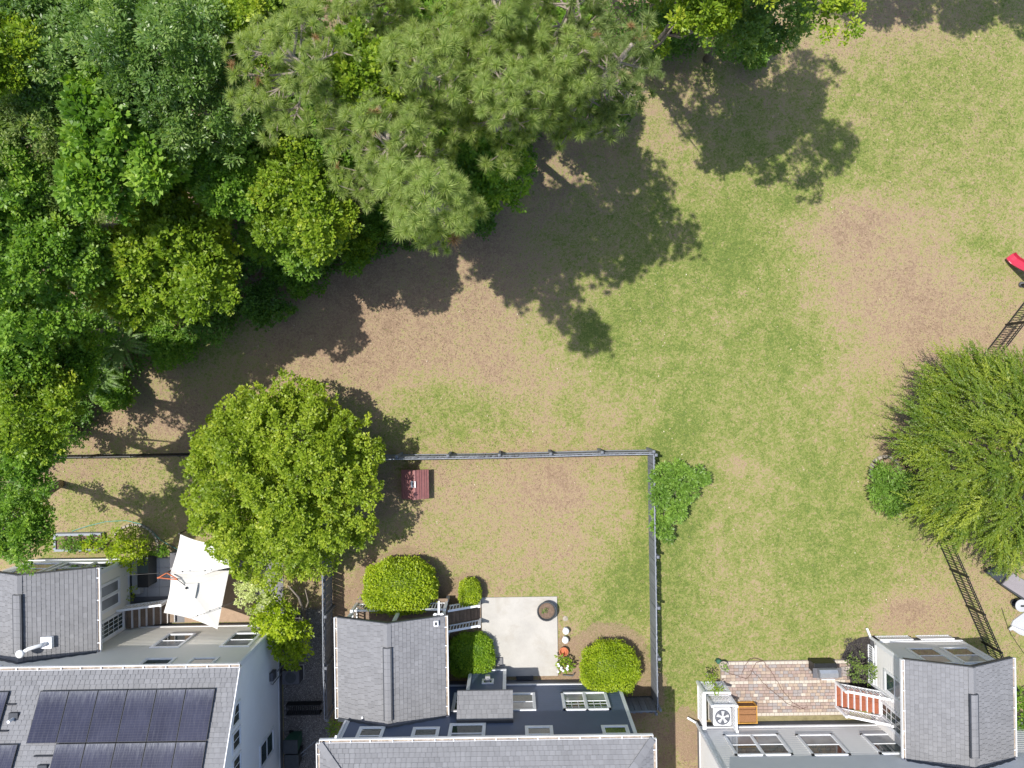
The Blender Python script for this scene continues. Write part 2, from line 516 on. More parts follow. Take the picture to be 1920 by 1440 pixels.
def vnoise(x, y, cell, seed):
    r = np.random.default_rng(seed).random((512, 512))
    gx, gy = x / cell + 200, y / cell + 200
    ix, iy = np.floor(gx).astype(int), np.floor(gy).astype(int)
    fx, fy = gx - ix, gy - iy
    fx, fy = fx * fx * (3 - 2 * fx), fy * fy * (3 - 2 * fy)
    g = lambda a, b: r[a % 512, b % 512]
    return (g(ix, iy) * (1 - fx) * (1 - fy) + g(ix + 1, iy) * fx * (1 - fy) + g(ix, iy + 1) * (1 - fx) * fy + g(ix + 1, iy + 1) * fx * fy)
def fbm(x, y, cell, seed, o=4, g=0.55):
    a, s, t = 0, 0, 1
    for i in range(o):
        a = a + t * vnoise(x, y, cell / 2 ** i, seed + i)
        s += t
        t *= g
    return a / s - 0.5
def ground_maps(X, Y):
    px = 960 + (X * CA - Y * SA) * F / H
    py = 720 - (X * SA + Y * CA) * F / H
    wx = px + 150 * fbm(X, Y, 3.2, 5)
    wy = py + 150 * fbm(X, Y, 3.2, 25)
    gx = np.clip((wx - 60) / 120, 0, 14.999)
    gy = np.clip((wy - 60) / 120, 0, 10.999)
    ix, iy = gx.astype(int), gy.astype(int)
    fx, fy = gx - ix, gy - iy
    fx, fy = fx * fx * (3 - 2 * fx), fy * fy * (3 - 2 * fy)
    d = (DRY[iy, ix] * (1 - fx) * (1 - fy) + DRY[iy, ix + 1] * fx * (1 - fy) + DRY[iy + 1, ix] * (1 - fx) * fy + DRY[iy + 1, ix + 1] * fx * fy)
    wx, wy = px + 40 * fbm(X, Y, 1.2, 45), py + 40 * fbm(X, Y, 1.2, 55)
    for a, b, ra, rb, k_ in SPOTS:
        d = d + k_ * np.exp(-(((wx - a) / ra) ** 2 + ((wy - b) / rb) ** 2))
    d = d + 0.22 * fbm(X, Y, 2.4, 65, 5, 0.7) + 0.30 * fbm(X, Y, 1.1, 165, 4, 0.8)
    s = np.zeros_like(d)
    for a, b, ra, rb, k_ in SOIL:
        q = ((wx - a) / ra) ** 2 + ((wy - b) / rb) ** 2
        s = np.maximum(s, k_ * np.clip((1.12 - q) * 2.5, 0, 1))
    # leaf litter under the wood
    line = np.interp(px, [0, 60, 150, 240, 420, 640, 830, 960, 1040, 1250, 1300, 1560, 1700], [1040, 900, 830, 740, 590, 500, 440, 330, 190, 110, 70, 40, -60])
    s = np.maximum(s, 0.95 * np.clip((line - wy - 5) / 50, 0, 1))
    return np.clip(d, 0, 1), np.clip(s, 0, 1)

def axis(lo, hi, st, far):
    a = np.arange(lo, hi + 1e-6, st)
    return np.concatenate([-np.array(far[::-1]) + 0 * lo, a, np.array(far)])
gx = axis(-27, 27, 0.18, [30, 36, 50, 90, 200, 500])
gy = axis(-21, 21, 0.18, [24, 30, 45, 90, 200, 500])
GX, GY = np.meshgrid(gx, gy)
gz = 0.05 * fbm(GX, GY, 3.0, 77) + 0.02 * fbm(GX, GY, 0.6, 78)
gz = gz - 0.012
dr, so = ground_maps(GX, GY)
nxg, nyg = len(gx), len(gy)
V = np.stack([GX.ravel(), GY.ravel(), gz.ravel()], 1)
ii = (np.arange(nyg - 1)[:, None] * nxg + np.arange(nxg - 1)[None]).ravel()
Fq = np.stack([ii, ii + 1, ii + nxg + 1, ii + nxg], 1)
me = bpy.data.meshes.new('ground')
me.vertices.add(len(V)); me.vertices.foreach_set('co', V.astype(np.float32).ravel())
me.loops.add(Fq.size); me.loops.foreach_set('vertex_index', Fq.astype(np.int32).ravel())
me.polygons.add(len(Fq))
me.polygons.foreach_set('loop_start', np.arange(0, Fq.size, 4, dtype=np.int32))
me.polygons.foreach_set('loop_total', np.full(len(Fq), 4, dtype=np.int32))
me.polygons.foreach_set('use_smooth', np.ones(len(Fq), bool))
for nm, arr in (('dry', dr), ('soil', so)):
    a = me.attributes.new(nm, 'FLOAT', 'POINT')
    a.data.foreach_set('value', arr.ravel().astype(np.float32))
me.update(calc_edges=True)

GRASS_STOPS = [(0.0, (0.105, 0.145, 0.034)), (0.20, (0.160, 0.200, 0.044)), (0.40, (0.220, 0.224, 0.075)), (0.56, (0.275, 0.238, 0.112)),
               (0.72, (0.325, 0.238, 0.158)), (0.88, (0.285, 0.200, 0.135)), (1.0, (0.225, 0.158, 0.105))]
k = NT('lawn')
co = k.coord()
d = k.attr('dry')
s = k.attr('soil')
n1 = k.noise(1.6, 6, 0.72, co, 0.4)
n2 = k.noise(9.0, 5, 0.75, co, 0.8)
n3 = k.noise(42.0, 4, 0.8, co)
mp = k.n('ShaderNodeMapping', ins={0: co, 3: (30, 11, 1)})
mp.inputs[2].default_value = (0, 0, 0.7)
n4 = k.noise(1.3, 5, 0.8, mp.outputs[0], 1.5)
v = k.math('ADD', d, k.math('MULTIPLY', k.math('SUBTRACT', n1, 0.5), 1.25))
v = k.math('ADD', v, k.math('MULTIPLY', k.math('SUBTRACT', n2, 0.5), 2.3))
v = k.math('ADD', v, k.math('MULTIPLY', k.math('SUBTRACT', n3, 0.5), 1.5))
v = k.math('ADD', v, k.math('MULTIPLY', k.math('SUBTRACT', n4, 0.5), 1.0), clamp=True)
grass = k.ramp(v, GRASS_STOPS)
val = k.math('ADD', 0.72, k.math('MULTIPLY', k.noise(60, 4, 0.85, co), 0.56))
hs = k.n('ShaderNodeHueSaturation', ins={4: grass, 2: val})
grass = hs.outputs[0]
wd = k.noise(3.1, 6, 0.8, co, 1.2)
wm = k.ramp(wd, [(0.585, (0, 0, 0)), (0.64, (1, 1, 1))])
wm = k.math('MULTIPLY', wm, k.ramp(d, [(0.2, (1, 1, 1)), (0.8, (0.12, 0.12, 0.12))]))
grass = k.mix(k.math('MULTIPLY', wm, 0.42), grass, (0.075, 0.125, 0.028))
bs = k.ramp(k.noise(1.9, 6, 0.85, co, 0.6), [(0.60, (0, 0, 0)), (0.66, (1, 1, 1))])
grass = k.mix(k.math('MULTIPLY', bs, 0.35), grass, (0.36, 0.265, 0.185))
litter = k.ramp(k.noise(22, 6, 0.85, co, 1.0), [(0.34, (0.10, 0.068, 0.045)), (0.5, (0.23, 0.160, 0.110)), (0.66, (0.38, 0.275, 0.20))])
sm = k.math('ADD', s, k.math('MULTIPLY', k.math('SUBTRACT', n2, 0.5), 1.8))
sm = k.math('MULTIPLY', k.math('SUBTRACT', sm, 0.42), 4.0, clamp=True)
k.set(k.mix(k.math('MULTIPLY', sm, 0.72), grass, litter), 0.95, 0, 0.15)
k.bump(k.math('ADD', n3, k.math('MULTIPLY', n2, 1.5)), 0.7, 0.03)
M['lawn'] = k.m
me.materials.append(k.m)
ground = link(bpy.data.objects.new('ground', me))
ground['kind'] = 'structure'
ground['label'] = 'patchy green and dry straw lawn reaching to the wood'

# grass blades and straw: too many to count
NB = 190000
bx, by = RNG.uniform(-22.5, 22.5, NB), RNG.uniform(-17.5, 17, NB)
bd, bs = ground_maps(bx, by)
keep = (bs < RNG.uniform(0.25, 0.9, NB))
for (x0, x1, y0, y1) in ((-23, -10.4, -18, -7.3), (-6.9, 4.45, -18, -13), (-6.9, -2.9, -14, -9.3), (-1.6, 1.9, -13.2, -9.35), (7.9, 20, -18, -15),
                         (9.1, 14.3, -15, -12.2), (15.6, 19.7, -18, -11.4), (-10.4, -8.0, -18, -9.6)):
    keep &= ~((bx > x0) & (bx < x1) & (by > y0) & (by < y1))
bx, by, bd = bx[keep], by[keep], bd[keep]
n = len(bx)
base = np.stack([bx, by, np.full(n, -0.005)], 1)
lean = rdir(n, 0.05)
lean[:, 2] = RNG.uniform(0.15, 0.8, n)
V = leaves(base, unit(lean), RNG.uniform(0.05, 0.12, n), RNG.uniform(0.014, 0.026, n), flat=1.0)
k = NT('grass_blade')
t = k.attr('tint')
col = k.ramp(t, [(a, tuple(min(1, c * 1.12) for c in b)) for a, b in GRASS_STOPS])
k.set(col, 0.8, 0, 0.2)
M['blade'] = k.m
stuff(link(bpy.data.objects.new('grass', np_mesh('grass', V, 4, bd + RNG.normal(0, 0.30, n), k.m))))
COL.objects['grass']['label'] = 'short loose grass blades and dry straw on the lawn'

# ------------------------------------------------------------------ building kit
def laps(mb, o, u, n, s0, s1, z0, z1, ex=0.165, rng=None, tint=0.5):
    z = z0
    while z < z1 - 0.01:
        zt = min(z + ex, z1)
        a, b = (s0, s1) if rng is None else rng((z + zt) / 2)
        if b - a > 0.05:
            O, U, N = Vector(o), Vector(u), Vector(n)
            q = lambda s_, d_, z_: O + U * s_ + N * d_ + Vector((0, 0, z_))
            t = tint + random.uniform(-0.08, 0.08)
            mb.poly([q(a, 0.028, z), q(b, 0.028, z), q(b, 0.006, zt), q(a, 0.006, zt)], t)
            mb.poly([q(a, 0.0, z), q(b, 0.0, z), q(b, 0.028, z), q(a, 0.028, z)], t)
        z += ex

def window(par, o, u, n, s0, s1, z0, z1, cols=1, tr=0.10, grid=None, blind=True, name='window', halves=True):
    f = MB()
    for a, b, c, d_ in ((s0, s1, z0, z0 + tr), (s0, s1, z1 - tr, z1), (s0, s0 + tr, z0 + tr, z1 - tr), (s1 - tr, s1, z0 + tr, z1 - tr)):
        f.on(o, u, n, a, b, 0.0, 0.065, c, d_)
    iw = (s1 - s0 - 2 * tr)
    zm = (z0 + z1) / 2
    mul = 0.09
    cw = (iw - mul * (cols - 1)) / cols
    for i in range(cols - 1):
        a = s0 + tr + (i + 1) * cw + i * mul
        f.on(o, u, n, a, a + mul, 0.0, 0.063, z0 + tr, z1 - tr)
    w = f.build(name, M['white'], par)
    for i in range(cols):
        a = s0 + tr + i * (cw + mul)
        b = a + cw
        sh = MB()
        if halves: sh.on(o, u, n, a, b, 0.005, 0.048, zm - 0.025, zm + 0.025)
        for (c, d_) in ((z0 + tr, z0 + tr + 0.035), (z1 - tr - 0.035, z1 - tr)):
            sh.on(o, u, n, a, b, 0.005, 0.044, c, d_)
        for (c, d_) in ((a, a + 0.03), (b - 0.03, b)):
            sh.on(o, u, n, c, d_, 0.005, 0.042, z0 + tr + 0.035, z1 - tr - 0.035)
        if grid:
            gc, gr = grid
            for j in range(1, gc):
                xx = a + cw * j / gc
                sh.on(o, u, n, xx - 0.011, xx + 0.011, 0.02, 0.038, z0 + tr, (zm if halves else z1 - tr))
            for j in range(1, gr):
                zz = z0 + tr + ((zm if halves else z1 - tr) - z0 - tr) * j / gr
                sh.on(o, u, n, a, b, 0.02, 0.037, zz - 0.011, zz + 0.011)
        sh.build('sash', M['white_clean'], w)
        if halves:
            MB().on(o, u, n, a + .02, b - .02, 0.008, 0.03, z0 + tr + .02, zm - .01).build('pane', M['pane_dark'], w)
            MB().on(o, u, n, a + .02, b - .02, 0.008, 0.032, zm + .01, z1 - tr - .02).build('pane', M['pane_blind' if blind else 'pane_dark'], w)
        else:
            MB().on(o, u, n, a + .02, b - .02, 0.008, 0.03, z0 + tr + .02, z1 - tr - .02).build('pane', M['pane_blind' if blind else 'pane_dark'], w)
    return w

def shingles(par, a, b, w, slope, run, clip=None, ex=0.142, mat='shingle', maxn=None):
    a, b, w = Vector(a), Vector(b), Vector(w)
    L = (b - a).length
    u = (b - a).normalized()
    mb = MB()
    q = lambda s_, r_, h_: a + u * s_ + w * r_ + Vector((0, 0, slope * r_ + h_))
    i = 0
    r = 0.0
    tw = 0.20
    while r < run - 0.02:
        r1 = min(r + ex * 1.05, run)
        lo, hi = (0, L) if clip is None else clip(r + ex / 2)
        s_ = lo - random.uniform(0, tw)
        while s_ < hi:
            e = s_ + tw * random.uniform(0.85, 1.15)
            x0, x1 = max(s_ + 0.008, lo), min(e - 0.008, hi)
            if x1 - x0 > 0.02:
                h = random.uniform(0.023, 0.029)
                t = min(1, max(0, random.gauss(0.5, 0.24)))
                mb.poly([q(x0, r, h), q(x1, r, h), q(x1, r1, 0.012), q(x0, r1, 0.012)], t)
                mb.poly([q(x0, r, 0.0), q(x1, r, 0.0), q(x1, r, h), q(x0, r, h)], 0.15)
            s_ = e
        r += ex
    return stuff(mb.build('shingles', M[mat], par))

def gutter(par, a, b, out, hangers=True, w=0.12):
    """open trough along an eave, with strap hangers"""
    a, b, out = Vector(a), Vector(b), Vector(out)
    d = (b - a).normalized()
    z = Vector((0, 0, 1))
    g = MB()
    def run_(o0, o1, z0, z1):
        p = [a + out * o0 + z * z0, b + out * o0 + z * z0, b + out * o1 + z * z0, a + out * o1 + z * z0]
        g.hexa(p + [q + z * (z1 - z0) for q in p])
    run_(w - 0.012, w + 0.018, -0.13, 0.0)
    run_(0.0, w - 0.012, -0.13, -0.118)
    run_(0.0, 0.014, -0.118, -0.01)
    for e, s_ in ((a, 1), (b, -1)):
        p0 = e + d * s_ * 0.002
        p = [p0 + out * 0.014 - z * .118, p0 + out * (w - .012) - z * .118, p0 + d * s_ * .015 + out * (w - .012) - z * .118, p0 + d * s_ * .015 + out * 0.014 - z * .118]
        g.hexa(p + [q + z * .115 for q in p])
    go = g.build('gutter', M['white'], par)
    deb = MB()
    p = [a + out * .016 - z * .117, b + out * .016 - z * .117, b + out * (w - .014) - z * .117, a + out * (w - .014) - z * .117]
    deb.hexa(p + [q + z * .05 for q in p])
    deb.build('gutter_litter', M['gutter_in'], go)
    if hangers:
        L = (b - a).length
        n_ = max(1, int(L / 0.75))
        h = MB().bar((0, 0, 0), out * w, 0.035, 0.01)
        hm = h.mesh('gutter_hanger', M['white'])
        for i in range(n_):
            place('gutter_hanger', hm, a + d * (L * (i + 0.5) / n_ + random.uniform(-.05, .05)) + z * -0.008, go)
    return go

def downspout(par, pts, w=0.075):
    mb = MB()
    for a, b in zip(pts[:-1], pts[1:]):
        mb.bar(a, b, w, w * 1.25)
    return mb.build('downspout', M['white'], par)

def wing(root, XL, XR, YN, YS, ze, rise, vent=None, sides=('L', 'R'), hang=True):
    """low gabled wing: ridge runs north-south"""
    XL, XR = XL + .12, XR - .12
    xm = (XL + XR) / 2
    hw = (XR - XL) / 2
    sl = rise / hw
    th = 0.10
    roof = MB()
    for s_ in (-1, 1):
        xe = xm + s_ * hw
        roof.hexa([(xe, YN, ze - th), (xe, YS, ze - th), (xm, YS, ze + rise - th), (xm, YN, ze + rise - th),
                   (xe, YN, ze), (xe, YS, ze), (xm, YS, ze + rise), (xm, YN, ze + rise)], 0.5)
    ro = roof.build('roof', M['shingle'], root)
    shingles(ro, (XL, YN, ze), (XL, YS, ze), (1, 0, 0), sl, hw - 0.02)
    shingles(ro, (XR, YS, ze), (XR, YN, ze), (-1, 0, 0), sl, hw - 0.02)
    # ridge caps, one by one
    cm = MB().hexa([(-.15, -.16, -.15 * sl + .04), (-.15, .14, -.15 * sl + .03), (0, .14, .03), (0, -.16, .045),
                    (-.15, -.16, -.15 * sl + .055), (-.15, .14, -.15 * sl + .04), (0, .14, .045), (0, -.16, .062)])
    cm.hexa([(0, -.16, .045), (0, .14, .03), (.15, .14, -.15 * sl + .03), (.15, -.16, -.15 * sl + .04),
             (0, -.16, .062), (0, .14, .045), (.15, .14, -.15 * sl + .04), (.15, -.16, -.15 * sl + .055)])
    cme = cm.mesh('ridge_cap', M['shingle_dark' if False else 'shingle'])
    y = YN - 0.15
    while y > YS + 0.1:
        place('ridge_cap', cme, (xm, y, ze + rise), ro)
        y -= 0.27
    if vent:
        v0, v1 = vent
        vb = MB()
        vb.hexa([(xm - .17, v1, ze + rise + .0), (xm + .17, v1, ze + rise + .0), (xm + .17, v0, ze + rise + .0), (xm - .17, v0, ze + rise + .0),
                 (xm - .17, v1, ze + rise + .085), (xm + .17, v1, ze + rise + .085), (xm + .17, v0, ze + rise + .085), (xm - .17, v0, ze + rise + .085)])
        vo = vb.build('ridge_vent', M['flash'], ro)
        cap = MB()
        y = v0 - .02
        while y > v1 + .04:
            y2 = max(y - 0.26, v1 + .02)
            t = random.uniform(.35, .65)
            cap.hexa([(xm - .125, y2, ze + rise + .086), (xm, y2, ze + rise + .086), (xm, y, ze + rise + .086), (xm - .125, y, ze + rise + .086),
                      (xm - .125, y2, ze + rise + .10), (xm, y2, ze + rise + .125), (xm, y, ze + rise + .13), (xm - .125, y, ze + rise + .105)], t)
            cap.hexa([(xm, y2, ze + rise + .086), (xm + .125, y2, ze + rise + .086), (xm + .125, y, ze + rise + .086), (xm, y, ze + rise + .086),
                      (xm, y2, ze + rise + .125), (xm + .125, y2, ze + rise + .10), (xm + .125, y, ze + rise + .105), (xm, y, ze + rise + .13)], t)
            y = y2 - .004
        cap.build('vent_cap', M['shingle'], vo)
    # rake boards and wall flashing
    rk = MB()
    fl = MB()
    for s_ in (-1, 1):
        xe = xm + s_ * hw
        rk.hexa([(xe, YN, ze - .16), (xe, YN + .03, ze - .16), (xm, YN + .03, ze + rise - .16), (xm, YN, ze + rise - .16),
                 (xe, YN, ze + .01), (xe, YN + .03, ze + .01), (xm, YN + .03, ze + rise + .01), (xm, YN, ze + rise + .01)])
        fl.hexa([(xe, YS - .03, ze + .04), (xe, YS + .07, ze + .04), (xm, YS + .07, ze + rise + .04), (xm, YS - .03, ze + rise + .04),
                 (xe, YS - .03, ze + .15), (xe, YS + .07, ze + .06), (xm, YS + .07, ze + rise + .06), (xm, YS - .03, ze + rise + .15)])
    rk.build('rake_board', M['flash'], ro)
    fl.build('flashing', M['flash'], ro)
    if 'L' in sides: gutter(root, (XL, YN, ze), (XL, YS, ze), (-1, 0, 0), hang)
    if 'R' in sides: gutter(root, (XR, YN, ze), (XR, YS, ze), (1, 0, 0), hang)
    return ro

def rail(root, a, b, h=0.9, post=(True, True), mat='white_clean', gap=0.125):
    """guard rail between two foot points: top and bottom rails, balusters, posts"""
    a, b = Vector(a), Vector(b)
    z = Vector((0, 0, 1))
    MB().bar(a + z * h, b + z * h, 0.085, 0.04).build('handrail', M[mat], root, bevel=0.008)
    MB().bar(a + z * 0.10, b + z * 0.10, 0.05, 0.04).build('bottom_rail', M[mat], root)
    L = (b - a).length
    n_ = max(1, int(L / gap))
    bm = MB().box(-.018, .018, -.018, .018, 0, h - 0.14).mesh('baluster', M[mat])
    for i in range(n_):
        place('baluster', bm, a.lerp(b, (i + 0.5) / n_) + z * 0.12, root)
    pm = MB().box(-.055, .055, -.055, .055, -0.05, h + 0.10)
    pm.hexa([(-.07, -.07, h + .10), (.07, -.07, h + .10), (.07, .07, h + .10), (-.07, .07, h + .10),
             (-.045, -.045, h + .14), (.045, -.045, h + .14), (.045, .045, h + .14), (-.045, .045, h + .14)])
    pmm = pm.mesh('post', M[mat])
    for f_, e in zip(post, (a, b)):
        if f_: place('post', pmm, e, root)

def steps(root, p0, p1, y0, y1, n_, mat, riser='white'):
    """stairs along X from p0 (low) to p1 (high), each (x, z)"""
    for i in range(n_):
        f0, f1 = i / n_, (i + 1) / n_
        xa = p0[0] + (p1[0] - p0[0]) * f0
        xb = p0[0] + (p1[0] - p0[0]) * f1
        z = p0[1] + (p1[1] - p0[1]) * f1
        zp = p0[1] + (p1[1] - p0[1]) * f0
        lo, hi = min(xa, xb), max(xa, xb)
        sgn = 1 if xb > xa else -1
        rx = xa
        MB().box(min(rx, rx + sgn * .02), max(rx, rx + sgn * .02), y0 + .01, y1 - .01, zp, z).build('riser', M[riser], root)
        MB().box(lo + (0.021 if sgn > 0 else 0), hi - (0.021 if sgn < 0 else 0), y0, (y0 + y1) / 2 - .004, z - .035, z, random.random()).build('tread_board', M[mat], root)
        MB().box(lo + (0.021 if sgn > 0 else 0), hi - (0.021 if sgn < 0 else 0), (y0 + y1) / 2 + .004, y1, z - .035, z, random.random()).build('tread_board', M[mat], root)

NX, NY = (1, 0, 0), (0, 1, 0)
# ================================================================== beige house with solar panels (left)
EZ, SL = 5.85, 0.53
AX, AY = -10.40, -10.40                       # east wall, north wall
hA = thing('beige_house', 'beige two storey house with solar panels on its grey shingle roof', 'house', (-17, -15.5, 0))
AW = -27.0
AYS = -20.6                                   # south wall
yr = (-10.13 - 21.0) / 2
wall = MB()
wall.box(AW, AX, AYS, AY, 0.45, EZ - 0.15)
def gz_(y): return EZ + SL * (min(y * -1 - 10.13, 21.0 + y)) - 0.12
wall.hexa([(AX - .2, AYS, EZ - .151), (AX, AYS, EZ - .151), (AX, AY, EZ - .151), (AX - .2, AY, EZ - .151),
           (AX - .2, yr - .02, gz_(yr) - .02), (AX, yr - .02, gz_(yr) - .02), (AX, yr + .02, gz_(yr) - .02), (AX - .2, yr + .02, gz_(yr) - .02)])
wo = wall.build('wall', M['beige'], hA)
sd = MB()
laps(sd, (0, AY, 0), NX, NY, AW, AX - 0.1, 0.62, EZ - 0.12)
stuff(sd.build('siding', M['beige'], wo))
sd = MB()
laps(sd, (AX, 0, 0), NY, NX, AYS, AY - 0.1, 0.62, gz_(yr) - .1, rng=lambda z: (AYS, AY - 0.1) if z < EZ - .15 else (max(AYS, -21.0 + (z + .1 - EZ) / SL), min(AY - .1, -10.13 - (z + .1 - EZ) / SL)))
stuff(sd.build('siding', M['pale'], wo))
MB().box(AW + .02, AX - .02, AYS + .02, AY - .02, -0.3, 0.449).build('foundation', M['foundation'], hA)
tr = MB()
tr.on((0, AY, 0), NX, NY, -16.7, AX + .02, 0.0, 0.05, 0.50, 0.62)
tr.on((AX, 0, 0), NY, NX, AYS, AY - .101, 0.0, 0.045, 0.50, 0.62)
tr.box(AX - .10, AX + .04, AY - .10, AY + .04, 0.621, EZ - 0.1)
tr.on((0, AY, 0), NX, NY, AW, AX - .101, 0.0, 0.03, EZ - .22, EZ - .10)
tr.build('trim', M['white'], hA)
# roof
rf = MB()
for y0, y1 in ((-10.13, yr), (-21.0, yr)):
    rf.hexa([(AW, y0, EZ - .12), (-10.02, y0, EZ - .12), (-10.02, y1, EZ + SL * 5.495 - .12), (AW, y1, EZ + SL * 5.495 - .12),
             (AW, y0, EZ), (-10.02, y0, EZ), (-10.02, y1, EZ + SL * 5.495), (AW, y1, EZ + SL * 5.495)])
rA = rf.build('roof', M['shingle'], hA)
shingles(rA, (-10.02, -10.13, EZ), (-24.5, -10.13, EZ), (0, -1, 0), SL, 5.48)
rb = MB()
for y0, y1 in ((-10.13, yr), (-21.0, yr)):
    rb.hexa([(-10.019, y0, EZ - .20), (-9.99, y0, EZ - .20), (-9.99, y1, EZ + SL * 5.495 - .20), (-10.019, y1, EZ + SL * 5.495 - .20),
             (-10.019, y0, EZ + .048), (-9.99, y0, EZ + .048), (-9.99, y1, EZ + SL * 5.495 + .048), (-10.019, y1, EZ + SL * 5.495 + .048)])
rb.build('rake_board', M['white'], rA)
gutter(hA, (-24.6, -10.13, EZ), (-10.02, -10.13, EZ), (0, 1, 0))
# solar array: each panel a piece of its own
arr = MB()
arr_o = None
def roofA(x, r, h): return Vector((x, -10.13 - r, EZ + SL * r + h))
ny_ = 1 / math.sqrt(1 + SL * SL)
railm = MB()
for r_ in (0.95, 1.7, 2.4, 3.1):
    for (xa, xb) in ((-16.6, -10.75), (-24.0, -17.75)):
        railm.bar(roofA(xa, r_, .07), roofA(xb, r_, .07), 0.04, 0.05)
arr_o = railm.build('solar_array', M['solar_frame'], hA)
ex_ = 1.02
def panel(xr, r0):
    pl = 1.66 * ny_
    xl = xr - 1.02
    f = MB()
    p = [roofA(xl, r0, .095), roofA(xr, r0, .095), roofA(xr, r0 + pl, .095), roofA(xl, r0 + pl, .095)]
    q = [v_ + Vector((0, 0, .045)) for v_ in p]
    f.hexa([p[0], p[3], p[2], p[1], q[0], q[3], q[2], q[1]])
    f_o = f.build('solar_panel', M['solar_frame'], arr_o)
    g = MB()
    i_ = .014
    g.poly([roofA(xr - i_, r0 + i_, .1425), roofA(xl + i_, r0 + i_, .1425), roofA(xl + i_, r0 + pl - i_, .1425), roofA(xr - i_, r0 + pl - i_, .1425)],
           0.5, uv=[(1, 0), (0, 0), (0, 1), (1, 1)])
    g.v = g.v
    # thing > part > sub-part already reached: glass joined into the panel mesh
    f_o.data.materials.append(M['solar'])
    me = f_o.data
    vb = [tuple(v_.co) for v_ in me.vertices] + g.v
    fb = [tuple(p_.vertices) for p_ in me.polygons] + [tuple(i + 8 for i in g.f[0])]
    nm = bpy.data.meshes.new('solar_panel')
    nm.from_pydata(vb, [], fb)
    nm.materials.append(M['solar_frame']); nm.materials.append(M['solar'])
    nm.polygons[len(fb) - 1].material_index = 1
    l = nm.uv_layers.new(name='UVMap')
    for li, uu in zip(nm.polygons[len(fb) - 1].loop_indices, g.uv[0]): l.data[li].uv = uu
    f_o.data = nm
x0r = P(408, 1271, 6.05)
xr0 = x0r.x
for i in range(6): panel(xr0 - i * 1.04, 0.56)
for i in range(5): panel(xr0 - i * 1.04, 0.56 + 1.69 * ny_)
for i in range(5): panel(xr0 - 7.35 - i * 1.04, 0.56)
for i in range(5): panel(xr0 - 6.5 - i * 1.04, 0.56 + 1.69 * ny_)
for (px_, py_) in ((14, 1355), (96, 1432)):
    c = P(px_, py_, 6.9)
    r_ = -10.13 - c.y
    z_ = EZ + SL * r_
    b_ = MB().lathe((c.x, c.y, z_ - .05), [(.05, 0), (.05, .3), (.055, .30), (.055, .33), (.03, .34)], 12)
    b_.build('roof_vent_pipe', M['white'], hA, smooth=False)
    MB().box(c.x - .16, c.x + .16, c.y - .14, c.y + .2, z_ - .04, z_ + .045).build('pipe_flashing', M['flash'], hA)
# windows of north wall
def wN(par, Y, pa, pb, **kw):
    """window from its lower left and upper right trim corners in the photo, on a north wall"""
    xa, za = on_y(*pa, Y)
    xb, zb = on_y(*pb, Y)
    return window(par, (0, Y, 0), NX, NY, min(xa, xb), max(xa, xb), za, zb, **kw)
window(hA, (0, AY, 0), NX, NY, -14.70, -13.50, 1.50, 3.10)
window(hA, (0, AY, 0), NX, NY, -11.90, -10.70, 1.50, 3.10)
window(hA, (0, AY, 0), NX, NY, -14.25, -13.05, 4.20, 5.50)
window(hA, (0, AY, 0), NX, NY, -12.45, -11.40, 4.20, 5.50)
window(hA, (0, AY, 0), NX, NY, -20.6, -19.4, 4.70, 5.55)
# windows of east wall
for y0, y1 in ((-12.45, -11.65), (-13.35, -12.6), (-14.3, -13.55)):
    window(hA, (AX, 0, 0), NY, NX, y0, y1, 4.95, 5.75, tr=.07, grid=(2, 1), blind=False, halves=False)
window(hA, (AX, 0, 0), NY, NX, -15.45, -14.40, 1.35, 3.0, blind=False)
window(hA, (AX, 0, 0), NY, NX, -17.6, -16.6, 1.35, 3.0)
downspout(hA, [(-10.12, -10.03, EZ - .12), (-10.34, -10.28, EZ - .5), (-10.34, -10.28, 0.15), (-10.30, -9.95, 0.08)])
# meter on the east wall
MB().box(AX + .03, AX + .19, -12.35, -12.0, 1.3, 1.75).build('electric_meter', M['midgrey'], hA, bevel=.01)
mp_ = MB().tube([(AX + .22, -12.1, .3), (AX + .22, -12.1, 1.3)], .03, 8)
mp_.tube([(AX + .14, -12.5, 0.05), (AX + .14, -12.5, 1.7), (AX + .10, -12.4, 1.8)], .025, 8)
mp_.build('conduit', M['greymetal'], hA)

# wing of the beige house
WX, WY = -16.90, -7.42
wgA = wing(hA, -21.5, -16.46, -7.04, AY - 0.0, 3.45, 1.0, vent=(-7.75, -10.0), sides=('R',))
w_ = MB().box(-21.2, WX, AY + .001, WY, 0.4, 3.35)
w_.hexa([(-21.2, WY - .2, 3.351), (WX, WY - .2, 3.351), (WX, WY, 3.351), (-21.2, WY, 3.351),
         (-19.0, WY - .2, 4.25), (-18.96, WY - .2, 4.25), (-18.96, WY, 4.25), (-19.0, WY, 4.25)])
w2 = w_.build('wall', M['beige'], hA)
sd = MB()
laps(sd, (WX, 0, 0), NY, NX, AY + .05, WY - .1, 0.6, 3.33)
laps(sd, (0, WY, 0), NX, NY, -21.2, WX - .1, 0.6, 3.4)
stuff(sd.build('siding', M['beige'], w2))
MB().box(-21.18, WX - .02, AY + .05, WY - .02, -0.3, 0.399).build('foundation', M['foundation'], hA)
tr = MB()
tr.box(WX - .1, WX + .04, WY - .1, WY + .04, .5, 3.33)
tr.on((0, WY, 0), NX, NY, -21.2, WX - .101, 0, .05, .48, .6)
tr.on((WX, 0, 0), NY, NX, AY + .06, WY - .101, 0, .05, .48, .6)
tr.build('trim', M['white'], hA)
window(hA, (WX, 0, 0), NY, NX, -9.15, -7.95, 1.25, 2.75, cols=2, blind=True, halves=False)
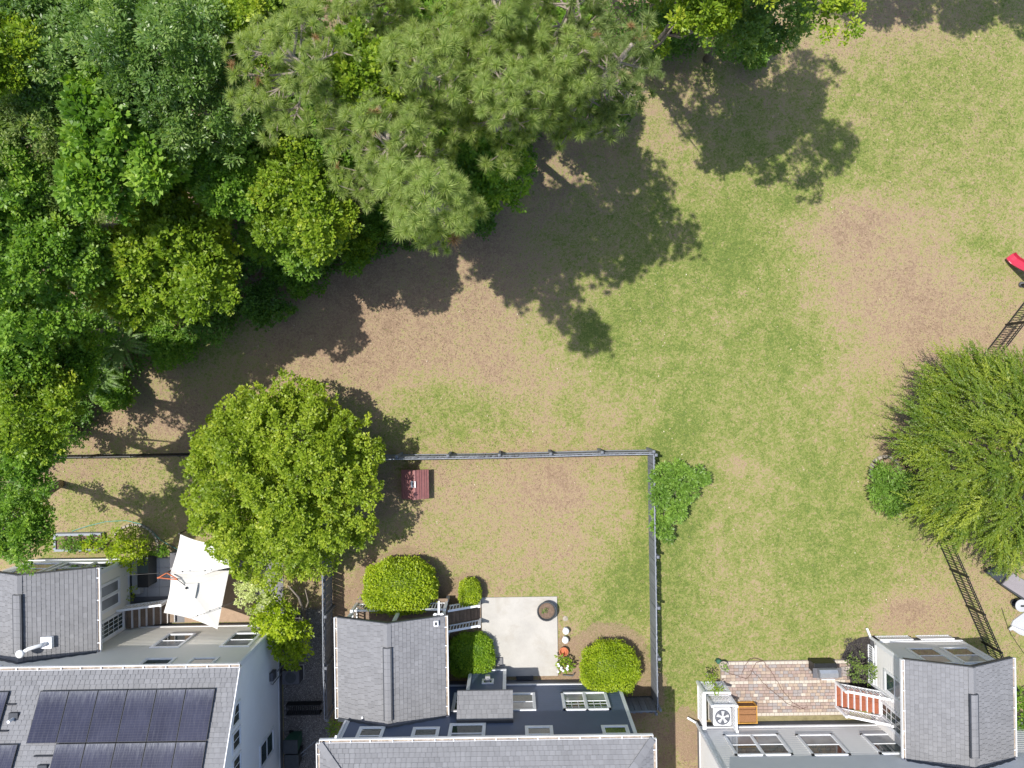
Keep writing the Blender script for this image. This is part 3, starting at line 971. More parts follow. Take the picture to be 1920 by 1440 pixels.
window(hA, (WX, 0, 0), NY, NX, -10.30, -9.42, .95, 2.95, grid=(4, 5), blind=False, halves=False, name='glazed_door')
for x_ in (-20.55, -19.1, -17.9):
    window(hA, (0, WY, 0), NX, NY, x_ - .05, x_ + 1.05 if x_ > -18 else x_ + 1.2, 1.1, 2.9, blind=False)
gutter(hA, (-21.4, WY + .03, 3.36), (-21.35, WY + .03, 3.36), (0, 1, 0), False)
# white plumbing vent with elbow on the wing roof
c = P(38, 1220, 4.9)
vp = MB()
zr = 3.45 + 1.0 * (1 - abs(c.x + 18.98) / 2.52)
vp.tube([(c.x + .55, c.y + .05, zr - .2), (c.x + .50, c.y + .05, zr + .25), (c.x + .2, c.y + .0, zr + .45), (c.x + .0, c.y - .12, zr + .55)], .07, 12)
vp.lathe((c.x - .02, c.y - .13, zr + .50), [(.11, 0), (.15, .04), (.15, .12), (.08, .17)], 16)
vp.build('flue_pipe', M['white_clean'], hA, smooth=True)
MB().box(c.x + .32, c.x + .75, c.y - .18, c.y + .26, zr - .22, zr - .06).build('flue_base', M['white_clean'], hA, bevel=.01)

# steps from the glazed door down to the patio
stA = thing('garden_steps', 'brown wooden steps with white edges leading from the glazed door of the beige house', 'steps', (-15.9, -9.9, 0))
steps(stA, (P(328, 1145, .1).x, .02), (WX + .08, .90), -10.32, -9.35, 7, 'deckbrown')
a_ = Vector((WX + .12, -9.30, .85)); b_ = Vector((P(320, 1130, .1).x, -9.30, 0.12))
MB().bar(a_ + Vector((0, 0, .85)), b_ + Vector((0, 0, .85)), .09, .05).build('handrail', M['white_clean'], stA, bevel=.008)
MB().bar(a_ + Vector((0, 0, .12)), b_ + Vector((0, 0, .12)), .05, .05).build('bottom_rail', M['white_clean'], stA)
bm = MB().box(-.018, .018, -.018, .018, 0.14, .84).mesh('baluster', M['white_clean'])
for i in range(13): place('baluster', bm, a_.lerp(b_, (i + .5) / 13), stA)
MB().box(b_.x - .05, b_.x + .05, -9.35, -9.25, 0, 1.05).build('post', M['white_clean'], stA)

# ================================================================== navy house (middle)
NYW, NX0, NX1 = -13.15, -6.65, 4.45
hM = thing('navy_house', 'navy blue two storey house with a white trimmed back wall and grey hip roof', 'house', (-1.1, -17.5, 0))
wall = MB().box(NX0, NX1, -22.6, NYW, 0.45, EZ - .12)
wo = wall.build('wall', M['navy'], hM)
sd = MB()
laps(sd, (0, NYW, 0), NX, NY, NX0 + .1, NX1 - .1, .66, EZ - .16)
laps(sd, (NX1, 0, 0), NY, NX, -22.6, NYW - .1, .66, EZ - .16)
laps(sd, (NX0, 0, 0), NY, (-1, 0, 0), -22.6, NYW - .1, .66, EZ - .16)
stuff(sd.build('siding', M['navy'], wo))
MB().box(NX0 + .02, NX1 - .02, -22.6, NYW - .02, -.3, .449).build('foundation', M['foundation'], hM)
tr = MB()
for x_ in (NX0, NX1):
    s_ = 1 if x_ > 0 else -1
    tr.box(min(x_ + s_ * .04, x_ - s_ * .1), max(x_ + s_ * .04, x_ - s_ * .1), NYW - .1, NYW + .04, .661, EZ - .1)
tr.on((0, NYW, 0), NX, NY, NX0, -2.03, 0, .055, .54, .66)
tr.on((0, NYW, 0), NX, NY, -.46, NX1 + .04, 0, .055, .54, .66)
tr.build('trim', M['white'], hM)
# hip roof
XL_, XR_, YE_, YS_ = -7.16, 4.91, -12.92, -22.9
hw_ = (YE_ - YS_) / 2
zr_ = EZ + SL * hw_
rm = MB()
a, b, c, d_ = (XL_, YE_), (XR_, YE_), (XR_, YS_), (XL_, YS_)
r1, r2 = (XL_ + hw_, YE_ - hw_), (XR_ - hw_, YE_ - hw_)
up3 = lambda p, z: (p[0], p[1], z)
for z in (0,):
    rm.poly([up3(b, EZ), up3(a, EZ), up3(r1, zr_), up3(r2, zr_)])
    rm.poly([up3(c, EZ), up3(b, EZ), up3(r2, zr_)])
    rm.poly([up3(d_, EZ), up3(c, EZ), up3(r2, zr_), up3(r1, zr_)])
    rm.poly([up3(a, EZ), up3(d_, EZ), up3(r1, zr_)])
rm.box(XL_ + .001, XR_ - .001, YS_, YE_ - .001, EZ - .15, EZ - .002)
rM = rm.build('roof', M['shingle'], hM)
W_ = XR_ - XL_
shingles(rM, (XR_, YE_, EZ), (XL_, YE_, EZ), (0, -1, 0), SL, hw_ - .05, clip=lambda r: (r, W_ - r))
D_ = YE_ - YS_
shingles(rM, (XR_, YS_, EZ), (XR_, YE_, EZ), (-1, 0, 0), SL, hw_ - .05, clip=lambda r: (r, D_ - r))
shingles(rM, (XL_, YE_, EZ), (XL_, YS_, EZ), (1, 0, 0), SL, hw_ - .05, clip=lambda r: (r, D_ - r))
for (sx, X_) in ((1, XL_), (-1, XR_)):
    n_ = 22
    for i in range(n_):
        f0 = i / n_ * hw_
        f1 = f0 + hw_ / n_ * 1.08
        A_ = Vector((X_ + sx * f0, YE_ - f0, EZ + SL * f0 + .035))
        B_ = Vector((X_ + sx * f1, YE_ - f1, EZ + SL * f1 + .02))
        m_ = MB()
        m_.bar(A_, B_, .26, .025, random.random())
        m_.build('hip_cap', M['shingle'], rM)
gutter(hM, (XL_ - .02, YE_, EZ), (XR_ + .02, YE_, EZ), (0, 1, 0))
gutter(hM, (XR_, YS_, EZ), (XR_, YE_ - .005, EZ), (1, 0, 0))
gutter(hM, (XL_, YS_, EZ), (XL_, YE_ - .005, EZ), (-1, 0, 0))
# windows
wN(hM, NYW + .0, (1056, 1331), (1137, 1301), cols=2, grid=(3, 3))
xa, _ = on_y(1053, 1333, NYW); xb, _ = on_y(1145, 1333, NYW)
window(hM, (0, NYW, 0), NX, NY, -.35, .78, 1.45, 3.05)
window(hM, (0, NYW, 0), NX, NY, -2.65, -1.98, 1.35, 3.05, blind=False, grid=(2, 3))
for (xa, xb, zb) in ((-6.05, -5.05, 4.25), (-3.98, -2.95, 4.35), (-2.60, -1.20, 4.10), (.30, 1.36, 4.38), (3.20, 4.22, 4.42)):
    window(hM, (0, NYW, 0), NX, NY, xa, xb, zb, 5.62)
downspout(hM, [(NX0 + .05, -12.74, EZ - .12), (NX0 - .02, -13.04, EZ - .5), (NX0 - .02, -13.04, 3.9)])
downspout(hM, [(-6.02, -12.9, 3.9), (-6.02, -12.9, 3.95)])

# fireplace bump-out
bo = MB().box(-2.02, -.47, NYW + .001, -12.50, .3, 3.3)
bw = bo.build('bump_out', M['navy'], hM)
sd = MB()
laps(sd, (0, -12.50, 0), NX, NY, -1.92, -.57, .64, 3.3)
laps(sd, (-.47, 0, 0), NY, NX, NYW + .03, -12.60, .64, 3.3)
laps(sd, (-2.02, 0, 0), NY, (-1, 0, 0), NYW + .03, -12.60, .64, 3.3)
stuff(sd.build('siding', M['navy'], bw))
tr = MB()
tr.box(-2.06, -1.92, -12.60, -12.46, .641, 3.3)
tr.box(-.57, -.43, -12.60, -12.46, .641, 3.3)
tr.box(-2.06, -.43, -12.56, -12.44, .52, .64)
tr.build('trim', M['white'], bw)
br = MB()
br.hexa([(-2.35, -12.17, 3.25), (-.15, -12.17, 3.25), (-.15, NYW + .03, 3.85), (-2.35, NYW + .03, 3.85),
         (-2.35, -12.17, 3.33), (-.15, -12.17, 3.33), (-.15, NYW + .03, 3.93), (-2.35, NYW + .03, 3.93)])
bro = br.build('bump_out_roof', M['shingle'], hM)
shingles(bro, (-.15, -12.17, 3.33), (-2.35, -12.17, 3.33), (0, -1, 0), .6 / .95, .93)
MB().box(-2.35, -.15, NYW + .03, NYW + .13, 3.97, 4.07).build('flashing', M['flash'], bro)
window(hM, (0, -12.50, 0), NX, NY, -1.45, -.95, 1.55, 2.0, tr=.06, blind=False, halves=False, name='vent_surround')
vt = MB().tube([(-1.2, -12.46, 1.78), (-1.2, -12.25, 1.82)], .10, 16)
vt.box(-1.3, -1.1, -12.30, -12.20, 1.7, 1.9)
vt.build('fireplace_vent', M['greymetal'], hM)
# back door step and low grey box along the wall
MB().box(-1.95, -.6, -12.44, -12.1, -.1, .16).build('door_step', M['foundation'], hM)
MB().box(.0, .75, -13.12, -12.96, -.05, .14).build('crawl_vent_box', M['flash'], hM)

# porch wing of the navy house
pw = wing(hM, -7.18, -2.70, -9.15, NYW, 3.45, .82, vent=(-10.05, -12.85))
MB().box(-6.88, -2.98, NYW + .002, -11.0, .4, 3.36).build('wall', M['navy'], hM)
MB().box(-6.9, -2.95, -10.998, -9.45, 3.24, 3.34).build('porch_ceiling', M['white'], hM)
dk = thing('porch_deck', 'dark brown porch deck with white railing behind the big round bush', 'deck', (-4.9, -10, 0))
y = -10.99
while y < -9.36:
    MB().box(-6.9, -2.92, y, y + .128, .76, .80, random.random()).build('deck_board', M['deckbrown'], dk)
    y += .134
MB().box(-6.88, -2.94, -10.98, -9.40, .50, .755).build('joist_frame', M['deckbrown'], dk)
for x_ in (-6.85, -2.97):
    for y_ in (-9.42, -10.9): MB().box(x_ - .06, x_ + .06, y_ - .06, y_ + .06, -.1, .499).build('pier', M['white'], dk)
rail(dk, (-6.85, -9.42, .8), (-2.97, -9.42, .8), .95)
rail(dk, (-6.85, -9.56, .8), (-6.85, -10.85, .8), .95, post=(False, True))
for x_ in (-6.85, -4.9, -2.97):
    MB().box(x_ - .06, x_ + .06, -9.56, -9.44, 1.9, 3.239).build('porch_post', M['white'], dk)
# corner light and small square vent
lt = MB().tube([P(822, 1152, 3.3), P(818, 1155, 3.25)], .05, 8)
a_ = Vector((-3.05, -9.12, 3.33))
lt = MB().bar(a_, a_ + Vector((.02, .55, .05)), .07, .07)
lt.lathe((a_.x - .13, a_.y - .02, 3.30), [(.04, 0), (.09, .04), (.09, .10), (.04, .13)], 12)
lt.lathe((a_.x + .13, a_.y - .02, 3.30), [(.04, 0), (.09, .04), (.09, .10), (.04, .13)], 12)
lt.build('flood_light', M['white_clean'], hM)
c = P(818, 1168, 3.6)
zz = 3.45 + .82 * (1 - abs(c.x + 4.94) / 2.24)
MB().box(c.x - .09, c.x + .09, c.y - .10, c.y + .10, zz - .05, zz + .10).build('roof_vent', M['white_clean'], hM)
MB().box(c.x - .055, c.x + .055, c.y - .065, c.y + .065, zz + .1005, zz + .115).build('roof_vent_cap', M['flash'], hM)
# stairs to the patio
st = thing('porch_stairs', 'brown wooden stairs with white railings from the porch to the concrete patio', 'steps', (-2.2, -10.3, 0))
ylo, yhi = -10.36, -9.56
for i in range(9):
    x_ = -2.91 + i * .155
    z_ = .80 - i * .082
    MB().box(x_, x_ + .15, ylo, yhi, z_ - .045, z_, random.random()).build('tread_board', M['deckbrown'], st)
MB().hexa([(-2.9, ylo + .05, .5), (-1.55, ylo + .05, -.02), (-1.55, yhi - .05, -.02), (-2.9, yhi - .05, .5),
           (-2.9, ylo + .05, .74), (-1.55, ylo + .05, .06), (-1.55, yhi - .05, .06), (-2.9, yhi - .05, .74)]).build('stringer', M['deckbrown'], st)
for yy in (ylo - .03, yhi + .03):
    a_, b_ = Vector((-2.85, yy, .80)), Vector((-1.56, yy, .12))
    MB().bar(a_ + Vector((0, 0, .85)), b_ + Vector((0, 0, .85)), .09, .05).build('handrail', M['white_clean'], st, bevel=.008)
    MB().bar(a_ + Vector((0, 0, .12)), b_ + Vector((0, 0, .12)), .05, .05).build('bottom_rail', M['white_clean'], st)
    for i in range(10): place('baluster', bm, a_.lerp(b_, (i + .5) / 10), st)
    MB().box(b_.x - .05, b_.x + .05, yy - .05, yy + .05, -.05, 1.08).build('post', M['white_clean'], st)

# ================================================================== light grey house (right)
RYW, RX0, RX1 = -15.14, 7.99, 24.0
hR = thing('grey_house', 'light grey two storey house with a shingled wing at the lower right', 'house', (15, -18, 0))
wall = MB().box(RX0, RX1, -24.5, RYW, .45, EZ - .12)
wo = wall.build('wall', M['greysiding'], hR)
sd = MB()
laps(sd, (0, RYW, 0), NX, NY, RX0 + .1, RX1, .62, EZ - .15)
stuff(sd.build('siding', M['greysiding'], wo))
sd = MB()
laps(sd, (RX0, 0, 0), NY, (-1, 0, 0), -24.5, RYW - .1, .62, EZ - .15)
stuff(sd.build('siding', M['pale'], wo))
MB().box(RX0 + .02, RX1 - .02, -24.4, RYW - .02, -.3, .449).build('foundation', M['foundation'], hR)
tr = MB()
tr.box(RX0 - .04, RX0 + .1, RYW - .1, RYW + .04, .621, EZ - .1)
tr.on((0, RYW, 0), NX, NY, RX0 - .04, 15.7, 0, .055, .50, .62)
tr.on((RX0, 0, 0), NY, (-1, 0, 0), -24.5, RYW - .101, 0, .05, .50, .62)
tr.build('trim', M['white'], hR)
rr = MB()
ya, yb = RYW + .24, -24.9
ym = (ya + yb) / 2
for y0 in (ya, yb):
    rr.hexa([(7.58, y0, EZ - .12), (24.4, y0, EZ - .12), (24.4, ym, EZ + SL * 5.06 - .12), (7.58, ym, EZ + SL * 5.06 - .12),
             (7.58, y0, EZ), (24.4, y0, EZ), (24.4, ym, EZ + SL * 5.06), (7.58, ym, EZ + SL * 5.06)])
rR = rr.build('roof', M['shingle'], hR)
shingles(rR, (24.4, ya, EZ), (7.62, ya, EZ), (0, -1, 0), SL, 5.0)
gutter(hR, (7.62, ya, EZ), (24.4, ya, EZ), (0, 1, 0))
wN(hR, RYW, (1377, 1416), (1460, 1380), cols=2)
wN(hR, RYW, (1521, 1416), (1562, 1380))
wN(hR, RYW, (1647, 1413), (1680, 1379))
for (xa, xb) in ((8.9, 10.0), (12.0, 13.0)): window(hR, (0, RYW, 0), NX, NY, xa, xb, 4.3, 5.6)
window(hR, (RX0, 0, 0), NY, (-1, 0, 0), -18.4, -17.3, 1.4, 3.0)
downspout(hR, [(7.9, ya + .05, EZ - .1), (7.9, RYW + .07, EZ - .5), (7.9, RYW + .07, .2), (7.55, RYW + .25, .1)])
# wing
GX0, GX1, GY = 15.72, 19.45, -11.52
wing(hR, 15.27, 19.77, -11.15, RYW, 3.45, .85, vent=(-12.15, -14.6))
w_ = MB().box(GX0, GX1, RYW + .002, GY, .4, 3.37)
w_.hexa([(GX0, GY - .2, 3.371), (GX1, GY - .2, 3.371), (GX1, GY, 3.371), (GX0, GY, 3.371),
         (17.5, GY - .2, 4.1), (17.55, GY - .2, 4.1), (17.55, GY, 4.1), (17.5, GY, 4.1)])
wo2 = w_.build('wall', M['greysiding'], hR)
sd = MB()
laps(sd, (0, GY, 0), NX, NY, GX0 + .1, GX1 - .1, .62, 3.36)
laps(sd, (GX0, 0, 0), NY, (-1, 0, 0), RYW, GY - .1, .62, 3.36)
stuff(sd.build('siding', M['greysiding'], wo2))
MB().box(GX0 + .02, GX1 - .02, RYW, GY - .02, -.3, .399).build('foundation', M['foundation'], hR)
tr = MB()
tr.box(GX0 - .04, GX0 + .1, GY - .1, GY + .04, .621, 3.36)
tr.box(GX1 - .1, GX1 + .04, GY - .1, GY + .04, .621, 3.36)
tr.on((0, GY, 0), NX, NY, GX0 - .04, GX1 + .04, 0, .055, .50, .62)
tr.on((GX0, 0, 0), NY, (-1, 0, 0), RYW, GY - .101, 0, .05, .50, .62)
tr.build('trim', M['white'], hR)
wN(hR, GY, (1738, 1246), (1744, 1219))if False else None
window(hR, (0, GY, 0), NX, NY, 16.55, 17.75, 1.35, 3.05)
window(hR, (0, GY, 0), NX, NY, 18.0, 19.2, 1.35, 3.05)
window(hR, (GX0, 0, 0), NY, (-1, 0, 0), -13.3, -12.35, 1.3, 2.9)
window(hR, (GX0, 0, 0), NY, (-1, 0, 0), -14.75, -13.8, .95, 3.0, grid=(3, 5), halves=False, blind=False, name='glazed_door')
# white lattice skirts below the wing
for (o_, u_, n_, s0, s1) in (((0, GY, 0), NX, NY, 15.95, 17.4), ((0, GY, 0), NX, NY, 17.75, 19.2), ((GX0, 0, 0), NY, (-1, 0, 0), -13.4, -11.8)):
    lt = MB()
    lt.on(o_, u_, n_, s0, s1, .06, .10, .42, .49)
    lt.on(o_, u_, n_, s0, s1, .06, .10, .02, .07)
    s_ = s0
    while s_ < s1:
        lt.on(o_, u_, n_, s_, s_ + .045, .065, .095, .07, .42)
        s_ += .10
    lt.build('lattice_skirt', M['white_clean'], hR)
downspout(hR, [(15.35, -11.25, 3.3), (15.66, -11.42, 3.0), (15.66, -11.42, .2), (15.55, -11.05, .1)])
# stair
sR = thing('red_stairs', 'red stained wooden stairs with white railings beside the brick patio', 'steps', (14.9, -14, 0))
yl, yh = -14.45, -13.48
steps(sR, (14.12, .04), (15.60, .95), yl, yh, 7, 'deckorange')
MB().box(15.62, 15.70, yl, yh, .6, .95).build('landing_edge', M['white'], sR)
for yy in (yl - .05, yh + .05):
    a_, b_ = Vector((14.16, yy, .12)), Vector((15.60, yy, .98))
    MB().bar(a_ + Vector((0, 0, .88)), b_ + Vector((0, 0, .88)), .10, .05).build('handrail', M['white_clean'], sR, bevel=.008)
    MB().bar(a_ + Vector((0, 0, .12)), b_ + Vector((0, 0, .12)), .05, .05).build('bottom_rail', M['white_clean'], sR)
    for i in range(12): place('baluster', bm, a_.lerp(b_, (i + .5) / 12), sR)
    MB().box(a_.x - .05, a_.x + .05, yy - .05, yy + .05, -.05, 1.1).build('post', M['white_clean'], sR)
    MB().box(15.61, 15.7, yy - .05, yy + .05, -.05, 2.0).build('post', M['white_clean'], sR)

# bits of the next garden at the right edge
pv = [P(*q_, .05) for q_ in ((1960, 1120), (1900, 1164), (1894, 1178), (1912, 1190), (1960, 1205))]
m_ = MB().poly([(q_.x, q_.y, .045) for q_ in reversed(pv)])
for i in range(5):
    a_, b_ = pv[i], pv[(i + 1) % 5]
    m_.poly([(a_.x, a_.y, .045), (b_.x, b_.y, .045), (b_.x, b_.y, -.1), (a_.x, a_.y, -.1)])
o = m_.build('side_path', M['slab'], None)
o['kind'] = 'structure'; o['label'] = 'corner of grey paving at the right edge'
q0, q1, q2, q3 = P(1893, 1180, .12), P(1898, 1177, .2), P(1908, 1181, .22), P(1945, 1195, .35)
t = thing('drain_spout', 'white downspout end reaching over the grey paving at the right edge', 'downspout', (q0.x, q0.y, 0))
MB().tube([q0, q1, q2, q3], [.075, .08, .07, .065], 10).build('spout', M['white_clean'], t, smooth=True)
MB().lathe((q3.x, q3.y, 0), [(.06, .0), (.06, .5)], 10).build('stand_pipe', M['white_clean'], t)

# ================================================================== hard ground
def slab(name, x0, x1, y0, y1, z1, mat, label, cat='patio', bev=.012):
    o = MB().box(x0, x1, y0, y1, -.12, z1).build(name, M[mat], None, bevel=bev)
    return o
c0, c1 = P(903, 1120, .06), P(1045, 1268, .06)
o = slab('patio', -1.50, 1.86, -12.98, -9.46, .06, 'concrete', '', '')
o['kind'] = 'structure'; o['label'] = 'pale concrete patio behind the navy house'
g = MB()
gx0, gx1 = -10.35, -8.32
g.box(gx0, gx1, -18.5, -9.9, -.1, .028)
o = g.build('gravel_path', worn('grey_gravel_base', (0.16, 0.15, 0.14), .4, 5, .95, bump=.6), None)
o['kind'] = 'structure'; o['label'] = 'grey gravel strip between the beige and navy houses'
n = 16000
bx, by = RNG.uniform(gx0, gx1, n), RNG.uniform(-18.4, -9.8, n)
base = np.stack([bx, by, np.full(n, .03)], 1)
dd = rdir(n, 0); dd[:, 2] *= .4
V = leaves(base, unit(dd), RNG.uniform(.03, .06, n), RNG.uniform(.025, .05, n), flat=.6)
k = NT('gravel_stone')
k.set(k.ramp(k.attr('tint'), [(0, (.08, .075, .07)), (.5, (.22, .21, .20)), (1, (.5, .48, .46))]), .9)
stuff(link(bpy.data.objects.new('gravel', np_mesh('gravel', V, 4, RNG.normal(.45, .22, n), k.m))))
COL.objects['gravel']['label'] = 'loose grey gravel in the strip between two houses'
# litter strips either side of the houses
# brick paver patio of the grey house
pt = thing('paver_patio', 'pink and grey brick paver patio with pale bands behind the grey house', 'patio', (11.7, -13.7, 0))
px0, px1, py0, py1 = P(1352, 1290, 0).x, P(1592, 1290, 0).x, P(1450, 1341, 0).y, P(1450, 1239, 0).y
MB().box(px0 - .02, px1, py0 - .02, py1 + .02, -.1, .03).build('bedding', worn('paver_joint', (.24, .20, .175), .3, 8, .95), pt)
pav = [worn('paver_pink', (.31, .235, .205), .15, 9, .9, bump=.3), worn('paver_grey', (.28, .25, .24), .15, 9, .9, bump=.3),
       worn('paver_tan', (.36, .285, .225), .15, 9, .9, bump=.3), worn('paver_brown', (.28, .215, .18), .15, 9, .9, bump=.3), worn('paver_cream', (.46, .41, .35), .12, 9, .9, bump=.3)]
BW, BH = .212, .140
pm_ = {}
for mi in range(5):
    for wv in (0, 1):
        w__ = BW if wv == 0 else BH
        pm_[(mi, wv)] = MB().hexa([(-w__/2+.004, -BH/2+.004, -.03), (w__/2-.004, -BH/2+.004, -.03), (w__/2-.004, BH/2-.004, -.03), (-w__/2+.004, BH/2-.004, -.03),
                                   (-w__/2+.008, -BH/2+.008, .03), (w__/2-.008, -BH/2+.008, .03), (w__/2-.008, BH/2-.008, .03), (-w__/2+.008, BH/2-.008, .03)]).mesh('paver', pav[mi])
nrow = int((py1 - py0) / BH)
band = {0, nrow - 1, int(nrow * .40), int(nrow * .72)}
cnt = 0
rest = [MB() for _ in range(5)]
for r in range(nrow):
    y = py1 - (r + .5) * (py1 - py0) / nrow
    x = px0 + (0 if r % 2 else -.0)
    if r % 2: x += .0
    while x < px1 - .06:
        wv = 1 if random.random() < .25 else 0
        w__ = BW if wv == 0 else BH
        if x + w__ > px1 + .05: break
        rr_ = nrow - 1 - r
        if r in (0,): mi = 4
        elif r in (int(nrow * .40), int(nrow * .72)): mi = 4 if random.random() < .72 else 2
        elif r >= nrow - 1: mi = 4
        else: mi = random.choices(range(5), (.34, .26, .14, .23, .03))[0]
        z = .034 + random.uniform(-.003, .003)
        cx = x + w__ / 2
        if cnt < 290:
            place('paver', pm_[(mi, wv)], (cx, y, z), pt)
        else:
            rest[mi].hexa([(cx-w__/2+.004, y-BH/2+.004, z-.03), (cx+w__/2-.004, y-BH/2+.004, z-.03), (cx+w__/2-.004, y+BH/2-.004, z-.03), (cx-w__/2+.004, y+BH/2-.004, z-.03),
                           (cx-w__/2+.008, y-BH/2+.008, z+.03), (cx+w__/2-.008, y-BH/2+.008, z+.03), (cx+w__/2-.008, y+BH/2-.008, z+.03), (cx-w__/2+.008, y+BH/2-.008, z+.03)])
        cnt += 1
        x += w__
# the remaining pavers as one part with five materials
allm = MB(); mats = []
for mi, mbb in enumerate(rest):
    off = len(allm.v)
    allm.v += mbb.v
    allm.f += [tuple(i + off for i in f_) for f_ in mbb.f]
    allm.t += mbb.t
    mats += [mi] * len(mbb.f)
me = allm.mesh('pavers', pav[0])
for m_ in pav[1:]: me.materials.append(m_)
me.polygons.foreach_set('material_index', mats)
po = link(bpy.data.objects.new('pavers', me), pt); stuff(po)
# narrow bed between patio and grey house
o = MB().box(8.9, 15.7, RYW - .0, py0 - .03, -.1, .012).build('planting_bed', worn('olive_soil', (.22, .19, .10), .4, 3, .95, bump=.4), None)
o['kind'] = 'structure'
o = MB().box(RX0 - .9, RX0 + .0, -20, -12.9, -.1, .008).build('mulch_strip', worn('red_mulch', (.28, .17, .11), .45, 7, .95, bump=.5), None) if False else None
# ================================================================== fences
def wood_fence(a, b, label, h=1.5, side=1, seed=3):
    a, b = Vector((a[0], a[1], 0)), Vector((b[0], b[1], 0))
    rnd = random.Random(seed)
    d = (b - a).normalized()
    nrm = Vector((-d.y, d.x, 0)) * side
    L = (b - a).length
    root = thing('wooden_fence', label, 'fence', (a + b) / 2, 'grey wooden fence runs around the navy house yard')
    np_ = max(2, int(round(L / 2.3)) + 1)
    pm = MB().box(-.05, .05, -.05, .05, -.1, h + .03)
    pm.hexa([(-.06, -.06, h + .031), (.06, -.06, h + .031), (.06, .06, h + .031), (-.06, .06, h + .031), (-.02, -.02, h + .07), (.02, -.02, h + .07), (.02, .02, h + .07), (-.02, .02, h + .07)])
    pme = pm.mesh('post', M['fence'])
    jog = [rnd.uniform(-.02, .02) for _ in range(np_)]
    for i in range(np_):
        place('post', pme, a + d * (L * i / (np_ - 1)) + nrm * (.085 + jog[i]), root)
    for i in range(np_ - 1):
        f0, f1 = L * i / (np_ - 1), L * (i + 1) / (np_ - 1)
        p, q = a + d * (f0 + .002) + nrm * jog[i], a + d * (f1 - .002) + nrm * jog[i + 1]
        dz = rnd.uniform(-.015, .015)
        for z_ in (.25, h - .22):
            MB().bar(p + nrm * .04 + Vector((0, 0, z_ + dz)), q + nrm * .04 + Vector((0, 0, z_ + dz)), .035, .09, rnd.random()).build('rail', M['fence'], root)
        MB().bar(p + Vector((0, 0, h - .03 + dz)) + nrm * -.022, q + Vector((0, 0, h - .03 + rnd.uniform(-.01, .01))) + nrm * -.022, .03, .10, rnd.random()).build('top_rail', M['fencecap'], root)
    pk = []
    for t in (.1, .45, .8):
        m_ = MB()
        m_.hexa([(-.065, -.009, 0), (.065, -.009, 0), (.065, .009, 0), (-.065, .009, 0), (-.065, -.009, h - .04), (.065, -.009, h - .04), (.065, .009, h - .04), (-.065, .009, h - .04)], t)
        m_.hexa([(-.065, -.009, h - .039), (.065, -.009, h - .039), (.065, .009, h - .039), (-.065, .009, h - .039), (-.025, -.009, h), (.025, -.009, h), (.025, .009, h), (-.025, .009, h)], t)
        pk.append(m_.mesh('picket', M['fence']))
    s_ = .075
    az = math.atan2(d.y, d.x)
    while s_ < L - .04:
        place('picket', rnd.choice(pk), a + d * s_ + nrm * (.012 + rnd.uniform(-.004, .004)) + Vector((0, 0, rnd.uniform(0, .03))), root, rot=(rnd.uniform(-.015, .015), rnd.uniform(-.012, .012), az))
        s_ += .142
    return root
wood_fence((-9.3, -3.10), (5.96, -3.05), 'long grey wooden picket fence along the far end of the navy house yard', seed=4)
wood_fence((5.97, -3.10), (5.97, -13.90), 'grey wooden picket fence passing beside the glossy green shrub', side=1, seed=5)
wood_fence((-8.13, -3.2), (-8.13, -14.10), 'grey wooden fence running down beside the gravel strip', side=1, seed=6)
wood_fence((5.9, -13.98), (4.62, -13.98), 'short grey wooden fence closing the gap right of the navy house', seed=8)

def metal_fence(pts, label, h=1.2, gap=.135):
    root = thing('metal_fence', label, 'fence', (pts[0][0], pts[0][1], 0), 'black metal picket fences')
    pm = MB().box(-.012, .012, -.012, .012, .06, h).mesh('picket', M['black'])
    po = MB().box(-.032, .032, -.032, .032, -.05, h + .05).mesh('post', M['black'])
    for a, b in zip(pts[:-1], pts[1:]):
        a, b = Vector((a[0], a[1], 0)), Vector((b[0], b[1], 0))
        L = (b - a).length
        for z_ in (.12, h - .17, h - .02):
            MB().bar(a + Vector((0, 0, z_)), b + Vector((0, 0, z_)), .034, .036).build('rail', M['black'], root)
        n_ = int(L / gap)
        for i in range(n_): place('picket', pm, a.lerp(b, (i + .5) / n_), root)
        k_ = max(1, round(L / 1.9))
        for i in range(k_): place('post', po, a.lerp(b, i / k_), root)
    place('post', po, b, root)
v0, v1, v2 = P(1872, 1272), P(1690, 862), P(1935, 545)
metal_fence([v0, v1], 'black metal picket fence running down from under the feathery tree to the grey house', 1.25)
metal_fence([v1, v2], 'black metal picket fence leading from the feathery tree up to the red slide', 1.25)
metal_fence([(-20.5, -2.86), (-12.2, -2.86)], 'thin black metal fence between the wood and the big round tree', 1.25)

# ================================================================== plants
def blob_crown(name, blobs, ncl, nl, cr, L, W, mat, zmin=-.35, tint0=.45, squash=.8):
    bc = np.array([b[:3] for b in blobs], float)
    rb = np.array([b[3] for b in blobs], float)[:, None]
    tb = RNG.normal(0, .14, len(blobs))
    cnt = np.maximum(3, (ncl * (rb[:, 0] ** 2)).astype(int))
    bi = np.repeat(np.arange(len(blobs)), cnt)
    d2 = rdir(len(bi), zmin)
    cc = bc[bi] + d2 * rb[bi] * RNG.uniform(.6, 1.05, (len(bi), 1)) * np.array([1, 1, squash])
    cc[:, 2] = np.maximum(cc[:, 2], .05)
    tc = tb[bi] + RNG.normal(0, .13, len(bi))
    ci = np.repeat(np.arange(len(bi)), nl)
    d3 = rdir(len(ci), -.5)
    base = cc[ci] + d3 * cr * RNG.uniform(.1, .6, (len(ci), 1))
    dd = unit(d3 + d2[ci] * .35 + np.array([0, 0, .15]))
    sz = RNG.uniform(.7, 1.25, len(ci))
    V = leaves(base, dd, L * sz, W * sz)
    return np_mesh(name, V, 4, tint0 + tc[ci] + RNG.normal(0, .12, len(ci)), M[mat])

